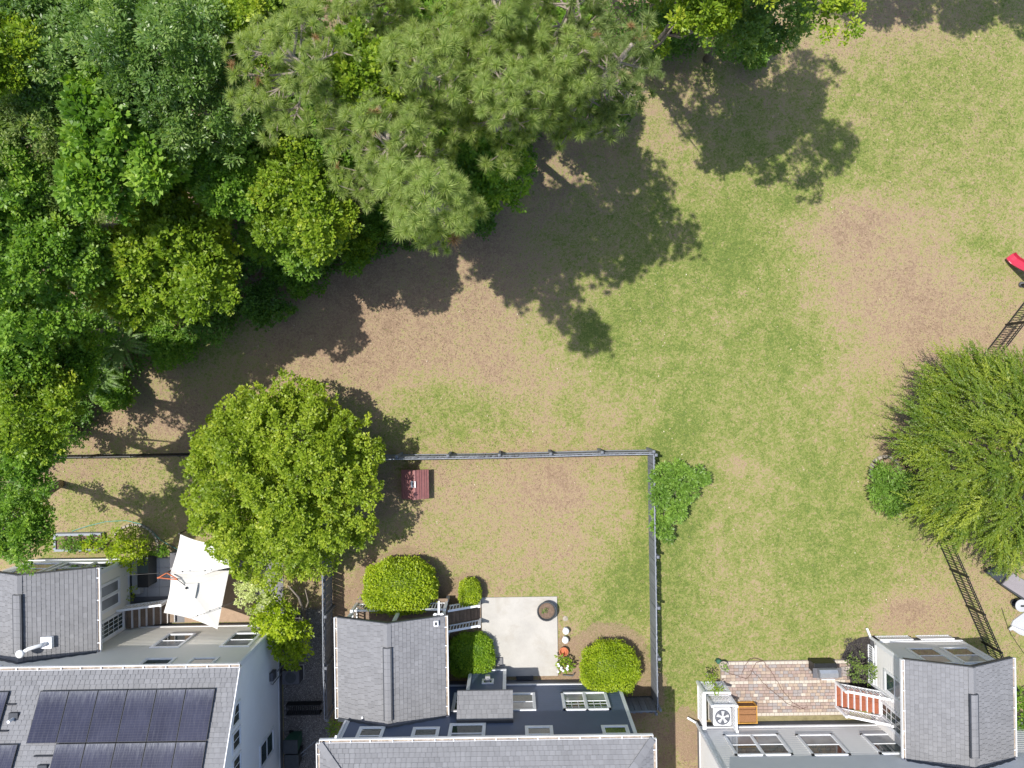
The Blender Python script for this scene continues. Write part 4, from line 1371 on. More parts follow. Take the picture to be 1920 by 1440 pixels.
def ellipsoid_blobs(c, R, n, br, zmin=-.3, lobes=.0, inner=.45):
    d = rdir(n, zmin)
    rad = RNG.uniform(inner, 1, (n, 1)) ** .6
    if lobes:
        ph = RNG.uniform(0, 6.28, 3)
        az = np.arctan2(d[:, 1], d[:, 0])
        rad = rad * (1 + lobes * (np.sin(2 * az + ph[0]) + np.sin(3 * az + ph[1]) + .7 * np.sin(5 * az + ph[2])) / 2)[:, None]
    rb = br * RNG.uniform(.7, 1.3, (n, 1))
    bc = np.array(c) + d * (np.array(R) - rb * .7) * rad
    return np.concatenate([bc, rb], 1)

def tree(label, px, py, zc, rpx, mat, name='broadleaf_tree', base=(0, 0), skirt=0, flat=.85, ncl=85, nl=20, L=.125, W=.075, cr=.20, nb=None, br=None, lobes=.32, trunk=.16, group=None, cat='tree', asp=1.0, dirx=None):
    c = P(px, py, zc) if dirx is None else Vector(dirx)
    r = rpx * (H - zc) / F
    br = br or max(.30, r * .235)
    nb = nb or int(44 + r * 11)
    blobs = ellipsoid_blobs((c.x, c.y, c.z), (r, r * asp, r * flat), nb, br, lobes=lobes)
    bx_, by_ = c.x + base[0], c.y + base[1]
    if skirt:
        ex = []
        for i in range(skirt):
            f_ = random.uniform(.12, .75)
            a_ = random.uniform(0, 6.28)
            q_ = r * random.uniform(.1, .62) * (.55 + .45 * f_)
            ex.append((bx_ + (c.x - bx_) * f_ + q_ * math.cos(a_), by_ + (c.y - by_) * f_ + q_ * math.sin(a_), .6 + (c.z - .6) * f_, br * random.uniform(.8, 1.3)))
        blobs = np.concatenate([blobs, np.array(ex)])
    root = thing(name, label, cat, (bx_, by_, 0), group)
    link(bpy.data.objects.new('crown', blob_crown('crown', blobs, ncl * 1.0, nl, cr, L, W, mat)), root)
    trunk_mb((bx_, by_, 0), (c.x, c.y, c.z + r * flat * .5), trunk, blobs[:, :3], 10).build('trunk', M['bark'], root, smooth=True)
    return root

WOOD = 'broadleaf trees of the wood'
T = lambda *a, **k_: tree(*a, **{**dict(group=WOOD, skirt=16, base=(-1.0, 1.0)), **k_})
T('dark glossy oak crown in the upper left of the wood', 95, 95, 11, 150, 'leaf_oak', L=.13, W=.05)
T('dark glossy oak at the top edge beside the leftmost pine', 290, 90, 11.5, 150, 'leaf_oak', L=.13, W=.05)
T('shaded dark oak between the leafy maple and the pines', 375, 205, 10.5, 115, 'leaf_oak', L=.13, W=.05, lobes=.3)
T('yellow tipped tree on the left edge near the top corner', 5, 110, 12, 85, 'leaf_yel', lobes=.3)
T('broad leaved green maple with star shaped pale leaf tips', 235, 275, 10.5, 125, 'leaf_mid', L=.20, W=.12, cr=.22, nl=15)
T('olive green tree with bare grey limbs showing at the left edge', 75, 275, 10, 125, 'leaf_olive', L=.12, W=.05, ncl=60)
T('small green tree filling the dark gap below the shaded oak', 430, 330, 8.5, 90, 'leaf_mid')
T('light green tree with yellow top just left of the pines', 562, 350, 8.0, 128, 'leaf_yel', lobes=.3)
T('yellow green tree at the top edge between oak and pine', 465, 60, 11, 70, 'leaf_yel', lobes=.3)
T('brightest yellow green tree with a long side bough at the wood edge', 318, 492, 7.2, 138, 'leaf_yel', lobes=.30, L=.14, W=.09, ncl=80, base=(-2.4, 2.0), skirt=14)
T('soft green tree on the left edge above the palm like fronds', 70, 480, 9.5, 140, 'leaf_mid', L=.13, W=.08)
T('green tree standing left of the fern fronds', 35, 640, 8.5, 95, 'leaf_mid', lobes=.3)
T('bright green tree above the thin black fence at the left', 60, 755, 8, 110, 'leaf_yel', L=.12, W=.07, ncl=75, lobes=.3, base=(-3.0, .8), skirt=10)
T('leafy tree at the left end of the thin black fence', 35, 860, 7.5, 80, 'leaf_mid', lobes=.3, base=(-2.6, .6), skirt=10)
T('dark tree beside the roof of the beige house wing', 30, 985, 6.5, 75, 'leaf_mid', L=.11, W=.06, ncl=110, lobes=.3, base=(-2.6, .6), skirt=10)
T('green tree showing between the two tallest pines', 690, 140, 13.6, 80, 'leaf_yel', lobes=.4)
T('green tree under the right hand pine boughs', 860, 120, 11.5, 95, 'leaf_mid', lobes=.4)
T('dark green tree at the wood edge below the pines', 890, 320, 7.5, 100, 'leaf_mid', lobes=.35)
T('small bright tree poking out right of the lowest pine tufts', 815, 385, 7.5, 78, 'leaf_yel', lobes=.35)
T('dense green tree below the top middle pine', 1040, 70, 8, 110, 'leaf_mid', lobes=.3)
T('dark blue green tree hanging over the lawn from the top edge', 1440, 20, 7.5, 90, 'leaf_oak', L=.13, W=.06, lobes=.25, base=(0, 1.8), skirt=10)
T('bright yellow green tree above the lawn at the top edge', 1330, 0, 10, 75, 'leaf_yel', lobes=.35, base=(-.8, 2.6), skirt=8)
T('tall bright tree leaning in above the dark blue green one', 1463, -205, 12, 262, 'leaf_yel', ncl=62, nb=46, br=.82, lobes=.55, base=(-.5, 3.3), skirt=8)
T('tall tree beyond the top edge shading the upper right lawn', 1770, -310, 12, 150, 'leaf_mid', ncl=55, dirx=(17.4, 18.5, 10), base=(0, 0), skirt=0)
T('second tall tree beyond the top right corner', 2030, -240, 12, 150, 'leaf_mid', ncl=55, dirx=(21.2, 18.0, 10), base=(0, 0), skirt=0)
T('tree beyond the top edge right of the bright leaning one', 1640, -250, 9, 140, 'leaf_mid', ncl=55, dirx=(13.2, 18.6, 8.5), base=(0, 0), skirt=0)
T('green tree at the left edge between two olive crowns', 12, 330, 10.6, 85, 'leaf_mid')
T('slender tree beyond the top edge behind the drooping pine', 1200, -150, 12, 130, 'leaf_mid', ncl=55, dirx=(3.2, 16.5, 12), base=(0, 1.5), skirt=0)
T('dark tree in the gap under the leftmost pine', 600, 210, 8, 120, 'leaf_mid')
T('low dark tree at the left edge under the olive tree', 20, 380, 9, 80, 'leaf_olive', L=.12, W=.05)
T('sparse green tree below the shaded oak near the wood edge', 555, 440, 4.8, 82, 'leaf_mid', ncl=70, lobes=.35, skirt=6)

T('dark tree at the top edge near the left corner', 180, -20, 9.5, 120, 'leaf_oak', L=.13, W=.05)
T('dark tree at the top edge behind the leftmost pine', 480, -50, 9, 130, 'leaf_mid')
T('green tree at the top edge behind the middle pine', 820, -60, 9, 140, 'leaf_mid')
T('shaded tree deep in the wood left of the maple', 150, 180, 7.5, 110, 'leaf_mid')
T('green tree at the left edge above the thin black fence', 115, 670, 7, 85, 'leaf_mid', base=(-2.5, .8))
# understory shrubs at the edge of the wood
US = 'shrubs along the edge of the wood'
for (px, py, r_, mt, lb) in ((620, 470, 70, 'leaf_mid', 'green shrub at the wood edge above the tan lawn tongue'),
                             (470, 520, 75, 'leaf_dark', 'dark green shrub right of the brightest yellow green tree'),
                             (560, 515, 52, 'leaf_mid', 'leafy shrub above the tan lawn between two bigger shrubs'),
                             (505, 575, 42, 'leaf_dark', 'low shrub at the point where the wood meets the shaded lawn'),
                             (665, 450, 45, 'leaf_yel', 'bright shrub at the wood edge below the light green tree'),
                             (400, 600, 55, 'leaf_dark', 'low dark shrub under the side of the brightest tree'),
                             (320, 640, 55, 'leaf_mid', 'leafy shrub right of the fern fronds'),
                             (150, 650, 75, 'leaf_dark', 'dark shrub behind the fern fronds'),
                             (215, 730, 45, 'leaf_mid', 'green shrub below the fern fronds'),
                             (120, 780, 60, 'leaf_dark', 'dark shrub at the wood edge above the thin black fence'),
                             (730, 420, 55, 'leaf_mid', 'green shrub under the lowest pine tufts'),
                             (900, 395, 42, 'leaf_dark', 'small dark shrub at the shaded lawn edge'),
                             (960, 290, 50, 'leaf_dark', 'dark shrub beside the reddish bare ground'),
                             (1060, 170, 45, 'leaf_mid', 'green shrub under the drooping pine'),
                             (1250, 60, 60, 'leaf_dark', 'dark shrub at the top edge between the pine and the lawn'),
                             (1150, 200, 40, 'leaf_dark', 'low dark shrub at the foot of the drooping pine'),
                             (1400, 80, 50, 'leaf_gloss', 'blue green shrub beside the sunlit bare patch')):
    c = P(px, py, .9)
    r = r_ * 30.5 / F
    root = thing('wood_shrub', lb, 'shrub', (c.x, c.y, 0), US)
    bl = ellipsoid_blobs((c.x, c.y, .8), (r, r, 1.0), 16, .45, lobes=.3)
    link(bpy.data.objects.new('foliage', blob_crown('foliage', bl, 110, 12, .18, .13, .075, mt)), root)
    trunk_mb((c.x, c.y, 0), (c.x, c.y, .8), .04, bl[:, :3], 6).build('stem', M['bark'], root)

# leafy ground cover under the wood
n = 260000
bx, by = RNG.uniform(-23, 10, n), RNG.uniform(-9, 17, n)
px_ = 960 + (bx * CA - by * SA) * F / H
py_ = 720 - (bx * SA + by * CA) * F / H
ln = np.interp(px_, [0, 60, 150, 240, 420, 640, 830, 960, 1040, 1250, 1300, 1560], [1040, 900, 830, 730, 580, 500, 440, 330, 190, 100, 60, 20])
dens = fbm(bx, by, 1.6, 88)
keep = (py_ < ln + 4 + 70 * dens) & (dens + RNG.uniform(-.25, .25, n) > -.12)
bx, by = bx[keep], by[keep]
n = len(bx)
px_ = px_[keep]; py_ = py_[keep]; ln = ln[keep]
bz = RNG.uniform(.0, .6, n) + np.clip((ln - 70 - py_) / 100, 0, 1) * np.clip(fbm(bx, by, 1.5, 131) * 6 + .6, 0, 1) * RNG.uniform(0, 3.2, n) + .25 * np.clip(fbm(bx, by, .9, 99) + .3, 0, 1)
dd = rdir(n, -.1)
V = leaves(np.stack([bx, by, bz], 1), dd, RNG.uniform(.10, .20, n), RNG.uniform(.06, .11, n))
o = stuff(link(bpy.data.objects.new('ground_cover', np_mesh('ground_cover', V, 4, .4 + .5 * fbm(bx, by, 1.1, 111) + RNG.normal(0, .15, n), M['leaf_dark']))))
o['label'] = 'dark leafy ground cover on the floor of the wood'

# fern like fronds
def fronds(label, px, py, z, n_, ln_, mat='leaf_fern', name='fern_clump'):
    c = P(px, py, z)
    root = thing(name, label, 'fern', (c.x, c.y, 0))
    mb = MB()
    for i in range(n_):
        az = 2 * math.pi * i / n_ + random.uniform(-.2, .2)
        l = ln_ * random.uniform(.75, 1.15)
        pts = []
        for j in range(9):
            f = j / 8
            pts.append(Vector((c.x + math.cos(az) * l * f, c.y + math.sin(az) * l * f, z + .5 * l * math.sin(f * 2.2) - .35 * l * f)))
        mb2 = MB()
        side = Vector((-math.sin(az), math.cos(az), 0))
        for j in range(1, 42):
            f = j / 42
            q = f * 8
            p = pts[int(q)].lerp(pts[min(8, int(q) + 1)], q - int(q))
            w = .19 * math.sin(f * 2.9 + .15) * l / 1.2
            dr_ = (pts[min(8, int(q) + 1)] - pts[int(q)]).normalized()
            for s_ in (-1, 1):
                e = p + side * s_ * w + dr_ * .06 + Vector((0, 0, -.03))
                mb2.poly([p, p + dr_ * .03 + side * s_ * w * .5 + Vector((0, 0, .008)), e, p + side * s_ * w * .5 - dr_ * .004], min(1, max(0, random.gauss(.5, .2))))
        mb2.build('frond', M[mat], root)
    trunk_mb((c.x, c.y, 0), (c.x, c.y, z), .05, [[c.x, c.y, z]], 0).build('stem', M['bark'], root)
fronds('pale green fern like fronds fanning out at the wood edge', 232, 645, 1.8, 13, 1.35)
fronds('drooping fern like fronds just above the small bare path', 190, 705, 1.4, 11, 1.15)
fronds('fern like fronds half hidden under the wood edge', 190, 610, 1.6, 11, 1.2)

# pines ---------------------------------------------------------------
def tuft_mesh(n_, rad, seed, mat):
    global RNG
    sv = RNG
    RNG = np.random.default_rng(seed)
    d = rdir(n_, -.30)
    d = unit(d * np.array([1, 1, .8]) + np.array([0, 0, .12]))
    base = d * rad * .06 + RNG.uniform(-1, 1, (n_, 3)) * rad * .10
    L = RNG.uniform(.72, 1.08, n_) * rad
    s = unit(np.cross(d, rdir(n_)))
    w = .0085
    droop = np.array([0, 0, -1.0]) * (L * RNG.uniform(.02, .16, n_))[:, None]
    V = np.empty((n_, 3, 3))
    V[:, 0] = base + s * w
    V[:, 1] = base - s * w
    V[:, 2] = base + d * L[:, None] + droop
    t = RNG.normal(.5, .22, n_)
    RNG = sv
    return np_mesh('needle_tuft', V.reshape(-1, 3), 3, t, M[mat])
tufts = [tuft_mesh(170, .26, 100 + i, 'needle') for i in range(4)]
M['needle_dead'] = leaf_mat('dead_pine_needle', (.16, .09, .04), (.28, .17, .08), (.42, .28, .14), 0.2, 0.7, 0.2)
tuft_dead = tuft_mesh(90, .22, 300, 'needle_dead')
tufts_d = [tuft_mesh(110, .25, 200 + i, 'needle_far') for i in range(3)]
def pine(label, px, py, zt, rpx, nbr=26, drop=3.6, ts=tufts, asp=1.0, tmax=290, up=.55):
    zc = zt - 1.0
    c = P(px, py, zc)
    r = rpx * (H - zc) / F
    bo_ = Vector((-1.5, 3.6, 0))
    root = thing('pine_tree', label, 'pine', (c.x + bo_.x, c.y + bo_.y, 0), 'pines standing above the wood')
    base = Vector((c.x, c.y, 0))
    tp = [base + bo_ * (1 - i / 8) ** 1.3 + Vector((random.uniform(-.15, .15) * i / 8, random.uniform(-.15, .15) * i / 8, (zt - .3) * i / 8)) for i in range(9)]
    MB().tube(tp, [.21 - .020 * i for i in range(9)], 9).build('trunk', M['pinebark'], root, smooth=True)
    br = MB()
    tips = []
    for i in range(nbr):
        f = (i + .5) / nbr
        z = zt - .5 - drop * (1 - f) ** 1.0 * random.uniform(.85, 1.1)
        az = i * 2.399 + random.uniform(-.4, .4)
        ll = r * (.38 + .62 * (1 - f) ** .55) * random.uniform(.8, 1.1)
        k_ = (z / zt) * 8
        s = tp[int(k_)].lerp(tp[min(8, int(k_) + 1)], k_ - int(k_))
        d = Vector((math.cos(az), math.sin(az) * asp, 0))
        mid = s + d * ll * .55 + Vector((0, 0, ll * up * .25))
        e = s + d * ll + Vector((0, 0, ll * up * .75))
        br.tube([s, mid, e], [.038, .026, .012], 5, cap=False)
        for j in range(random.randint(5, 7)):
            g = random.uniform(.30, 1.0)
            p = s.lerp(mid, g / .55) if g < .55 else mid.lerp(e, (g - .55) / .45)
            a2 = az + random.choice((-1, 1)) * random.uniform(.35, 1.2)
            l2 = ll * .33 * random.uniform(.55, 1.25)
            q = p + Vector((math.cos(a2), math.sin(a2), random.uniform(.15, .75))) * l2
            br.tube([p, p.lerp(q, .5) + Vector((0, 0, -.04)), q], [.02, .015, .009], 4, cap=False)
            tips.append(q)
            if random.random() < .55: tips.append(p.lerp(q, .55) + Vector((random.uniform(-.15, .15), random.uniform(-.15, .15), .06)))
        tips.append(e)
        tips.append(e - d * .22 + Vector((random.uniform(-.1, .1), random.uniform(-.1, .1), .05)))
    for j in range(20): tips.append(tp[8] + Vector((random.uniform(-.75, .75), random.uniform(-.75, .75), random.uniform(-.35, .1))))
    for j in range(5): tips.append(tp[8] + Vector((random.uniform(-.3, .3), random.uniform(-.3, .3), random.uniform(-.1, .25))))
    br.build('branches', M['pinebark'], root)
    random.shuffle(tips)
    kept = []
    for p in tips:
        if all((p - q).length > .17 for q in kept): kept.append(p)
    tips = kept
    for p in tips[:tmax]:
        out = Vector((p.x - c.x, p.y - c.y, 1.1)).normalized()
        q = out.to_track_quat('Z', 'Y').to_euler()
        q.rotate_axis('Z', random.uniform(0, 6.28))
        s_ = random.uniform(.62, 1.2)
        place('needle_tuft', tuft_dead if random.random() < .014 else random.choice(ts), p, root, rot=q, scale=(s_, s_, s_))
    return root
pine('leftmost pine with pale grey green tufts', 560, 115, 15.6, 150, 27)
pine('pine whose tufts hang lowest over the bright green tree', 735, 270, 15.4, 125, 24)
pine('pine with a bare forked limb in the middle of the group', 790, 130, 15.8, 120, 22)
pine('pine reaching rightmost with brightest sunlit tufts over the lawn', 955, 170, 15.5, 125, 26)
pine('pine between the brightest one and the drooping one', 1050, 140, 14.8, 105, 22)
pine('pine cut by the top edge in the middle of the photo', 930, 10, 15.8, 130, 24)
pine('small lower pine with tufts below the central fork', 808, 385, 16.8, 92, 20, drop=3.0)
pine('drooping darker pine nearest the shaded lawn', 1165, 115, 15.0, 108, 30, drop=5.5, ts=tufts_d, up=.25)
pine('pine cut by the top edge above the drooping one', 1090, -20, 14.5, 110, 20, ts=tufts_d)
pine('pine at the top edge right of the leftmost one', 690, -20, 15.2, 90, 18)

# the big round tree in the yard -------------------------------------
c = P(532, 903, 3.4)
root = thing('round_crowned_tree', 'big round bright green tree standing over the wooden fence between the two yards', 'tree', (c.x, c.y, 0))
r = 195 * (H - 3.4) / F
d = rdir(330, -.25)
rb = .42 * RNG.uniform(.6, 1.3, (330, 1))
bc = np.array([c.x, c.y, 3.1]) + d * (np.array([r, r * .99, 2.9]) - rb * .8) * RNG.uniform(.70, 1.03, (330, 1))
extra = ellipsoid_blobs((c.x, c.y, 3.0), (r * .7, r * .7, 2.0), 40, .8)
lump = [P(420, 790, 2.6), P(455, 770, 2.4), P(600, 745, 3), P(500, 1080, 3), P(610, 1050, 2.8), P(370, 940, 2.6), P(540, 722, 2.8)]
lumps = np.array([[*p, .62] for p in lump])
blobs = np.concatenate([np.concatenate([bc, rb], 1), extra, lumps])
link(bpy.data.objects.new('crown', blob_crown('crown', blobs, 92, 17, .15, .115, .07, 'leaf_big')), root)
trunk_mb((c.x, c.y, 0), (c.x, c.y, 3.4), .17, blobs[:, :3], 26).build('trunk', M['bark'], root, smooth=True)

# clipped bushes ------------------------------------------------------
def clipped(label, c, R, n_, L, W, mat, pw=2.4, name='clipped_bush', group='clipped bushes around the navy house'):
    root = thing(name, label, 'bush', (c[0], c[1], 0), group)
    d = rdir(n_, -.55)
    k_ = (np.abs(d) ** pw).sum(1) ** (-1 / pw)
    p = d * k_[:, None]
    bump_ = 1 + .035 * np.sin(p[:, 0] * 9 + p[:, 1] * 5) + .03 * np.sin(p[:, 1] * 11 - p[:, 2] * 7)
    sc = (RNG.uniform(.86, 1.03, (n_, 1)) + .09 * (RNG.random((n_, 1)) < .03)) * bump_[:, None]
    cen = np.array([c[0], c[1], R[2]])
    pos = cen + p * np.array(R) * sc
    out = unit(p / np.array(R))
    dd = unit(out * .42 + rdir(n_) * .85 + np.array([0, 0, .1]))
    sz = RNG.uniform(.7, 1.3, n_)
    V = leaves(pos, dd, L * sz, W * sz)
    t = .42 + .16 * np.sin(p[:, 0] * 3 + 1) * np.sin(p[:, 1] * 4 + p[:, 2] * 3) + RNG.normal(0, .19, n_) + .35 * (sc[:, 0] - .95) / .08 * .3
    link(bpy.data.objects.new('foliage', np_mesh('foliage', V, 4, t, M[mat])), root)
    # added solid core in darkest leaf tone, blocks seeing through the foliage
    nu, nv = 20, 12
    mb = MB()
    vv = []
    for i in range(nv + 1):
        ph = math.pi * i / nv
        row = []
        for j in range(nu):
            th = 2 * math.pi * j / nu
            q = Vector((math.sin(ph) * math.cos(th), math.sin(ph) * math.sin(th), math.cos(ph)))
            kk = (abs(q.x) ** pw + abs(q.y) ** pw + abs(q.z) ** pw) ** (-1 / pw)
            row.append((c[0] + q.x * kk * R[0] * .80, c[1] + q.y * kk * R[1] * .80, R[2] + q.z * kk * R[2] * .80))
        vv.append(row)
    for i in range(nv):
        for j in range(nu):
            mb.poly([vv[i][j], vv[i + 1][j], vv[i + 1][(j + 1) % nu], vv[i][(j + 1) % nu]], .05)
    mb.build('dark_core', M[mat], root)
    return root
c = P(751, 1098, 1.15); clipped('biggest clipped round bush, between the porch and the lawn', c, (1.50, 1.10, 1.16), 15000, .085, .05, 'leaf_box', 2.7)
c = P(881, 1111, .6); clipped('smallest clipped bush at the foot of the porch stairs', c, (.47, .58, .55), 3800, .06, .035, 'leaf_box', 2.8)
c = P(885, 1229, .5); clipped('square sided clipped hedge between porch wing and patio', c, (.92, .90, .50), 14000, .075, .03, 'leaf_hedge', 3.4)
c = P(1143, 1251, .8); clipped('round clipped bush touching the corner of the navy house', c, (1.24, 1.10, .85), 14000, .085, .03, 'leaf_box', 2.3)

def shrub(label, blobpx, mat, name='shrub', ncl=110, nl=14, cr=.16, L=.12, W=.06, group=None, cat='shrub', z0=.9, stem=True):
    bl = []
    for (px, py, z, rp) in blobpx:
        p = P(px, py, z)
        bl.append((p.x, p.y, z, rp * (H - z) / F))
    bl = np.array(bl)
    m_ = bl.mean(0)
    root = thing(name, label, cat, (m_[0], m_[1], 0), group)
    link(bpy.data.objects.new('foliage', blob_crown('foliage', bl, ncl, nl, cr, L, W, mat)), root)
    if stem: trunk_mb((m_[0], m_[1], 0), (m_[0], m_[1], m_[2]), .05, bl[:, :3], 8).build('stem', M['bark'], root)
    return root
shrub('glossy green triangular shrub straddling the wooden fence', [(1245, 895, 1.39, 24), (1280, 900, 1.58, 25), (1306, 893, 1.30, 18), (1322, 897, 1.36, 9), (1237, 930, 1.80, 19), (1262, 928, 1.22, 22), (1242, 962, 1.07, 20),
       (1268, 958, 1.71, 19), (1240, 990, 1.20, 19), (1252, 1008, 0.96, 10), (1292, 925, 1.69, 16), (1270, 880, 1.39, 15)], 'leaf_gloss', L=.15, W=.05, nl=18, cr=.14, ncl=230)
shrub('stiff grey green shrub beside the stone ring', [(1660, 895, .8, 26), (1648, 915, .7, 22), (1680, 905, .9, 26), (1668, 935, .8, 26), (1650, 945, .6, 14), (1690, 940, .8, 24), (1640, 890, .6, 10), (1670, 960, .7, 14), (1700, 915, .8, 22)], 'leaf_gloss', L=.20, W=.05, nl=14, cr=.13, ncl=110)
shrub('round green shrub behind the beige house patio', [(215, 1020, 1.0, 26), (240, 1030, 1.1, 28), (262, 1025, .9, 20), (225, 1040, 1.0, 22), (245, 1005, .7, 16), (265, 1045, .8, 14)], 'leaf_box', L=.10, W=.06)
shrub('climbing yellow green plant against the beige house wing', [(250, 1060, 1.5, 9), (252, 1072, 1.3, 8), (244, 1050, 1.6, 10), (246, 1105, .8, 6), (245, 1120, .6, 6)], 'leaf_box', L=.09, W=.05, stem=False)
shrub('variegated pale leaved shrub right of the white parasol', [(475, 1085, 3.1, 24), (462, 1105, 3.0, 20), (488, 1110, 3.0, 24), (478, 1132, 2.8, 20), (452, 1092, 2.9, 14), (455, 1126, 2.7, 12), (497, 1082, 2.9, 18)], 'leaf_pale', L=.09, W=.045, ncl=130)
shrub('bright green shrub at the corner of the beige house', [(500, 1140, 1.8, 28), (525, 1150, 1.8, 30), (545, 1170, 1.8, 26), (520, 1180, 1.8, 26), (555, 1195, 1.6, 22), (540, 1215, 1.6, 26), (490, 1165, 1.5, 18), (548, 1232, 1.5, 22), (568, 1180, 1.6, 20), (515, 1125, 2.0, 22), (505, 1165, 1.9, 24), (530, 1200, 1.9, 26), (562, 1215, 1.6, 22), (535, 1180, 2.3, 24)], 'leaf_box', L=.12, W=.07)
shrub('yellow green rose bush in the black mulch', [(1605, 1235, .7, 18), (1622, 1242, .8, 18), (1615, 1262, .8, 22), (1600, 1255, .6, 14), (1635, 1262, .7, 12)], 'leaf_olive', L=.10, W=.05, ncl=60, nl=12)
shrub('yellow green creeper over the white lattice', [(1328, 1275, 1.0, 10), (1340, 1288, 1.1, 11), (1333, 1268, .9, 7), (1347, 1294, 1.0, 7)], 'leaf_yel', L=.09, W=.05)
shrub('green bush in the gap right of the grey house wing', [(1905, 1310, 1.0, 22), (1912, 1345, 1.0, 24), (1908, 1380, 1.0, 22), (1935, 1330, 1.0, 26)], 'leaf_mid')
shrub('olive bush at the lower right end of the feathery tree', [(1870, 1040, 1.1, 26), (1890, 1055, 1.0, 26), (1865, 1060, .9, 20), (1900, 1035, 1.0, 22)], 'leaf_olive', L=.10, W=.04)
shrub('small green shrub left of the navy house roof corner', [(628, 1362, .6, 12), (622, 1375, .5, 10)], 'leaf_mid', L=.12, W=.05)
for i, (px, py, lb) in enumerate(((135, 1022, 'leafy green plant at the left of the raised bed'), (170, 1020, 'bright green plant in the middle of the raised bed'), (300, 1030, 'small plant in the ring of garden edging'))):
    shrub(lb, [(px, py, .4, 14), (px + 12, py + 4, .4, 10), (px - 10, py + 3, .35, 9)], ['leaf_gloss', 'leaf_box', 'leaf_mid'][i], L=.10, W=.06)

shrub('low leafy vegetables filling the raised bed', [(118 + 13 * i, 1014 + (i % 2) * 9, .4, 9) for i in range(7)], 'leaf_mid', L=.10, W=.06, stem=False, name='vegetables', cat='plants')
# feathery tree on the right -----------------------------------------
c = P(1884, 846, 2.4)
root = thing('feathery_tree', 'feathery yellow green tree spreading long sprays at the right edge', 'tree', (c.x, c.y, 0))
nsp, per = 380, 15
saz = RNG.uniform(0, 2 * np.pi, nsp)
srr = np.sqrt(RNG.uniform(0.0, 1, nsp)) * 3.55 * (1 + .10 * np.sin(3 * saz + 1.0) + .07 * np.sin(7 * saz))
szz = (1.3 + 2.9 * np.sqrt(np.clip(1 - (srr / 4.7) ** 2, 0, 1))) * RNG.uniform(.62, 1.0, nsp)
sdir = saz + RNG.normal(0, .50, nsp) + (srr < 1.2) * RNG.normal(0, 1.2, nsp)
k2 = np.repeat(np.arange(nsp), per)
ns = nsp * per
g_ = RNG.uniform(-.1, 1.0, ns)
o_ = np.stack([c.x + srr[k2] * np.cos(saz[k2]) + .8 * g_ * np.cos(sdir[k2]), c.y + srr[k2] * np.sin(saz[k2]) * .93 + .8 * g_ * np.sin(sdir[k2]), szz[k2] + .25 * g_], 1) + RNG.normal(0, .09, (ns, 3))
rr = srr[k2]
ua = sdir[k2] + RNG.normal(0, .42, ns)
ud = np.stack([np.cos(ua), np.sin(ua), np.full(ns, .0)], 1)
upz = RNG.uniform(.0, .8, ns) * (1.2 - rr / 5)
ln = RNG.uniform(.45, 1.15, ns)
npl = 34
f = np.tile(np.linspace(.08, 1, npl), ns)
si = np.repeat(np.arange(ns), npl)
pos = o_[si] + ud[si] * (ln[si] * f)[:, None]
pos[:, 2] += ln[si] * (upz[si] * f - .42 * f * f)
tan = ud[si] + np.stack([0 * f, 0 * f, upz[si] - .84 * f], 1)
tan = unit(tan)
sid = unit(np.cross(tan, np.array([[0, 0, 1.0]]) + 0 * tan)) * RNG.choice([-1, 1], len(f))[:, None]
dd = unit(tan * .8 + sid * RNG.uniform(.3, 1.0, (len(f), 1)) + rdir(len(f)) * .3)
w_ = RNG.uniform(.7, 1.2, len(f)) * (1.15 - .6 * f)
V = leaves(pos, dd, .115 * w_, .036 * w_ + .010)
tt = .42 + RNG.normal(0, .14, nsp)[k2][si] + RNG.normal(0, .1, ns)[si] + RNG.normal(0, .1, len(f)) + .12 * f
link(bpy.data.objects.new('crown', np_mesh('crown', V, 4, tt, M['leaf_feather'])), root)
trunk_mb((c.x, c.y, 0), (c.x, c.y, 2.6), .14, o_[::400], 5).build('trunk', M['bark'], root, smooth=True)

# ================================================================== things in the yards
def at(px, py, z=0): return P(px, py, z)
# maroon dog house
p = at(779, 907, .4)
t = thing('dog_house', 'maroon plastic dog house with ribbed roof and a white label on the lawn', 'dog house', (p.x, p.y, 0))
x0, x1, y0, y1 = p.x - .60, p.x + .60, p.y - .64, p.y + .64
MB().box(x0 + .08, x1 - .08, y0 + .06, y1 - .06, 0, .50).build('body', M['tanplastic'], t, bevel=.02)
xm = p.x + .02
for s_ in (-1, 1):
    xe = x0 if s_ < 0 else x1
    m_ = MB()
    m_.hexa([(xe, y0, .44), (xe, y1, .44), (xm, y1, .78), (xm, y0, .78), (xe, y0, .49), (xe, y1, .49), (xm, y1, .83), (xm, y0, .83)])
    for k_ in (.0, .16, .30, .52, .66, .88):
        a0 = k_; a1 = k_ + .07
        q = lambda f_, dz: (xe + (xm - xe) * f_, .49 + .34 * f_ + dz)
        (xa, za), (xb, zb) = q(a0, 0), q(a1, 0)
        m_.hexa([(xa, y0 + .01, za + .001), (xa, y1 - .01, za + .001), (xb, y1 - .01, zb + .001), (xb, y0 + .01, zb + .001),
                 (xa, y0 + .01, za + .028), (xa, y1 - .01, za + .028), (xb, y1 - .01, zb + .028), (xb, y0 + .01, zb + .028)])
    m_.build('roof_panel', M['brownroof'], t)
MB().box(xm - .035, xm + .035, y0, y1, .80, .865).build('ridge', M['brownroof'], t)
lbm = at(774.5, 908, .8)
lab = MB()
lx, ly = lbm.x, lbm.y
sl_ = .34 / (xm - x0)
q = lambda x, y, h: (x, y, .49 + sl_ * (x - x0) + h)
lab.hexa([q(lx - .10, ly - .14, .03), q(lx + .12, ly - .14, .03), q(lx + .12, ly + .14, .03), q(lx - .10, ly + .14, .03),
          q(lx - .10, ly - .14, .036), q(lx + .12, ly - .14, .036), q(lx + .12, ly + .14, .036), q(lx - .10, ly + .14, .036)])
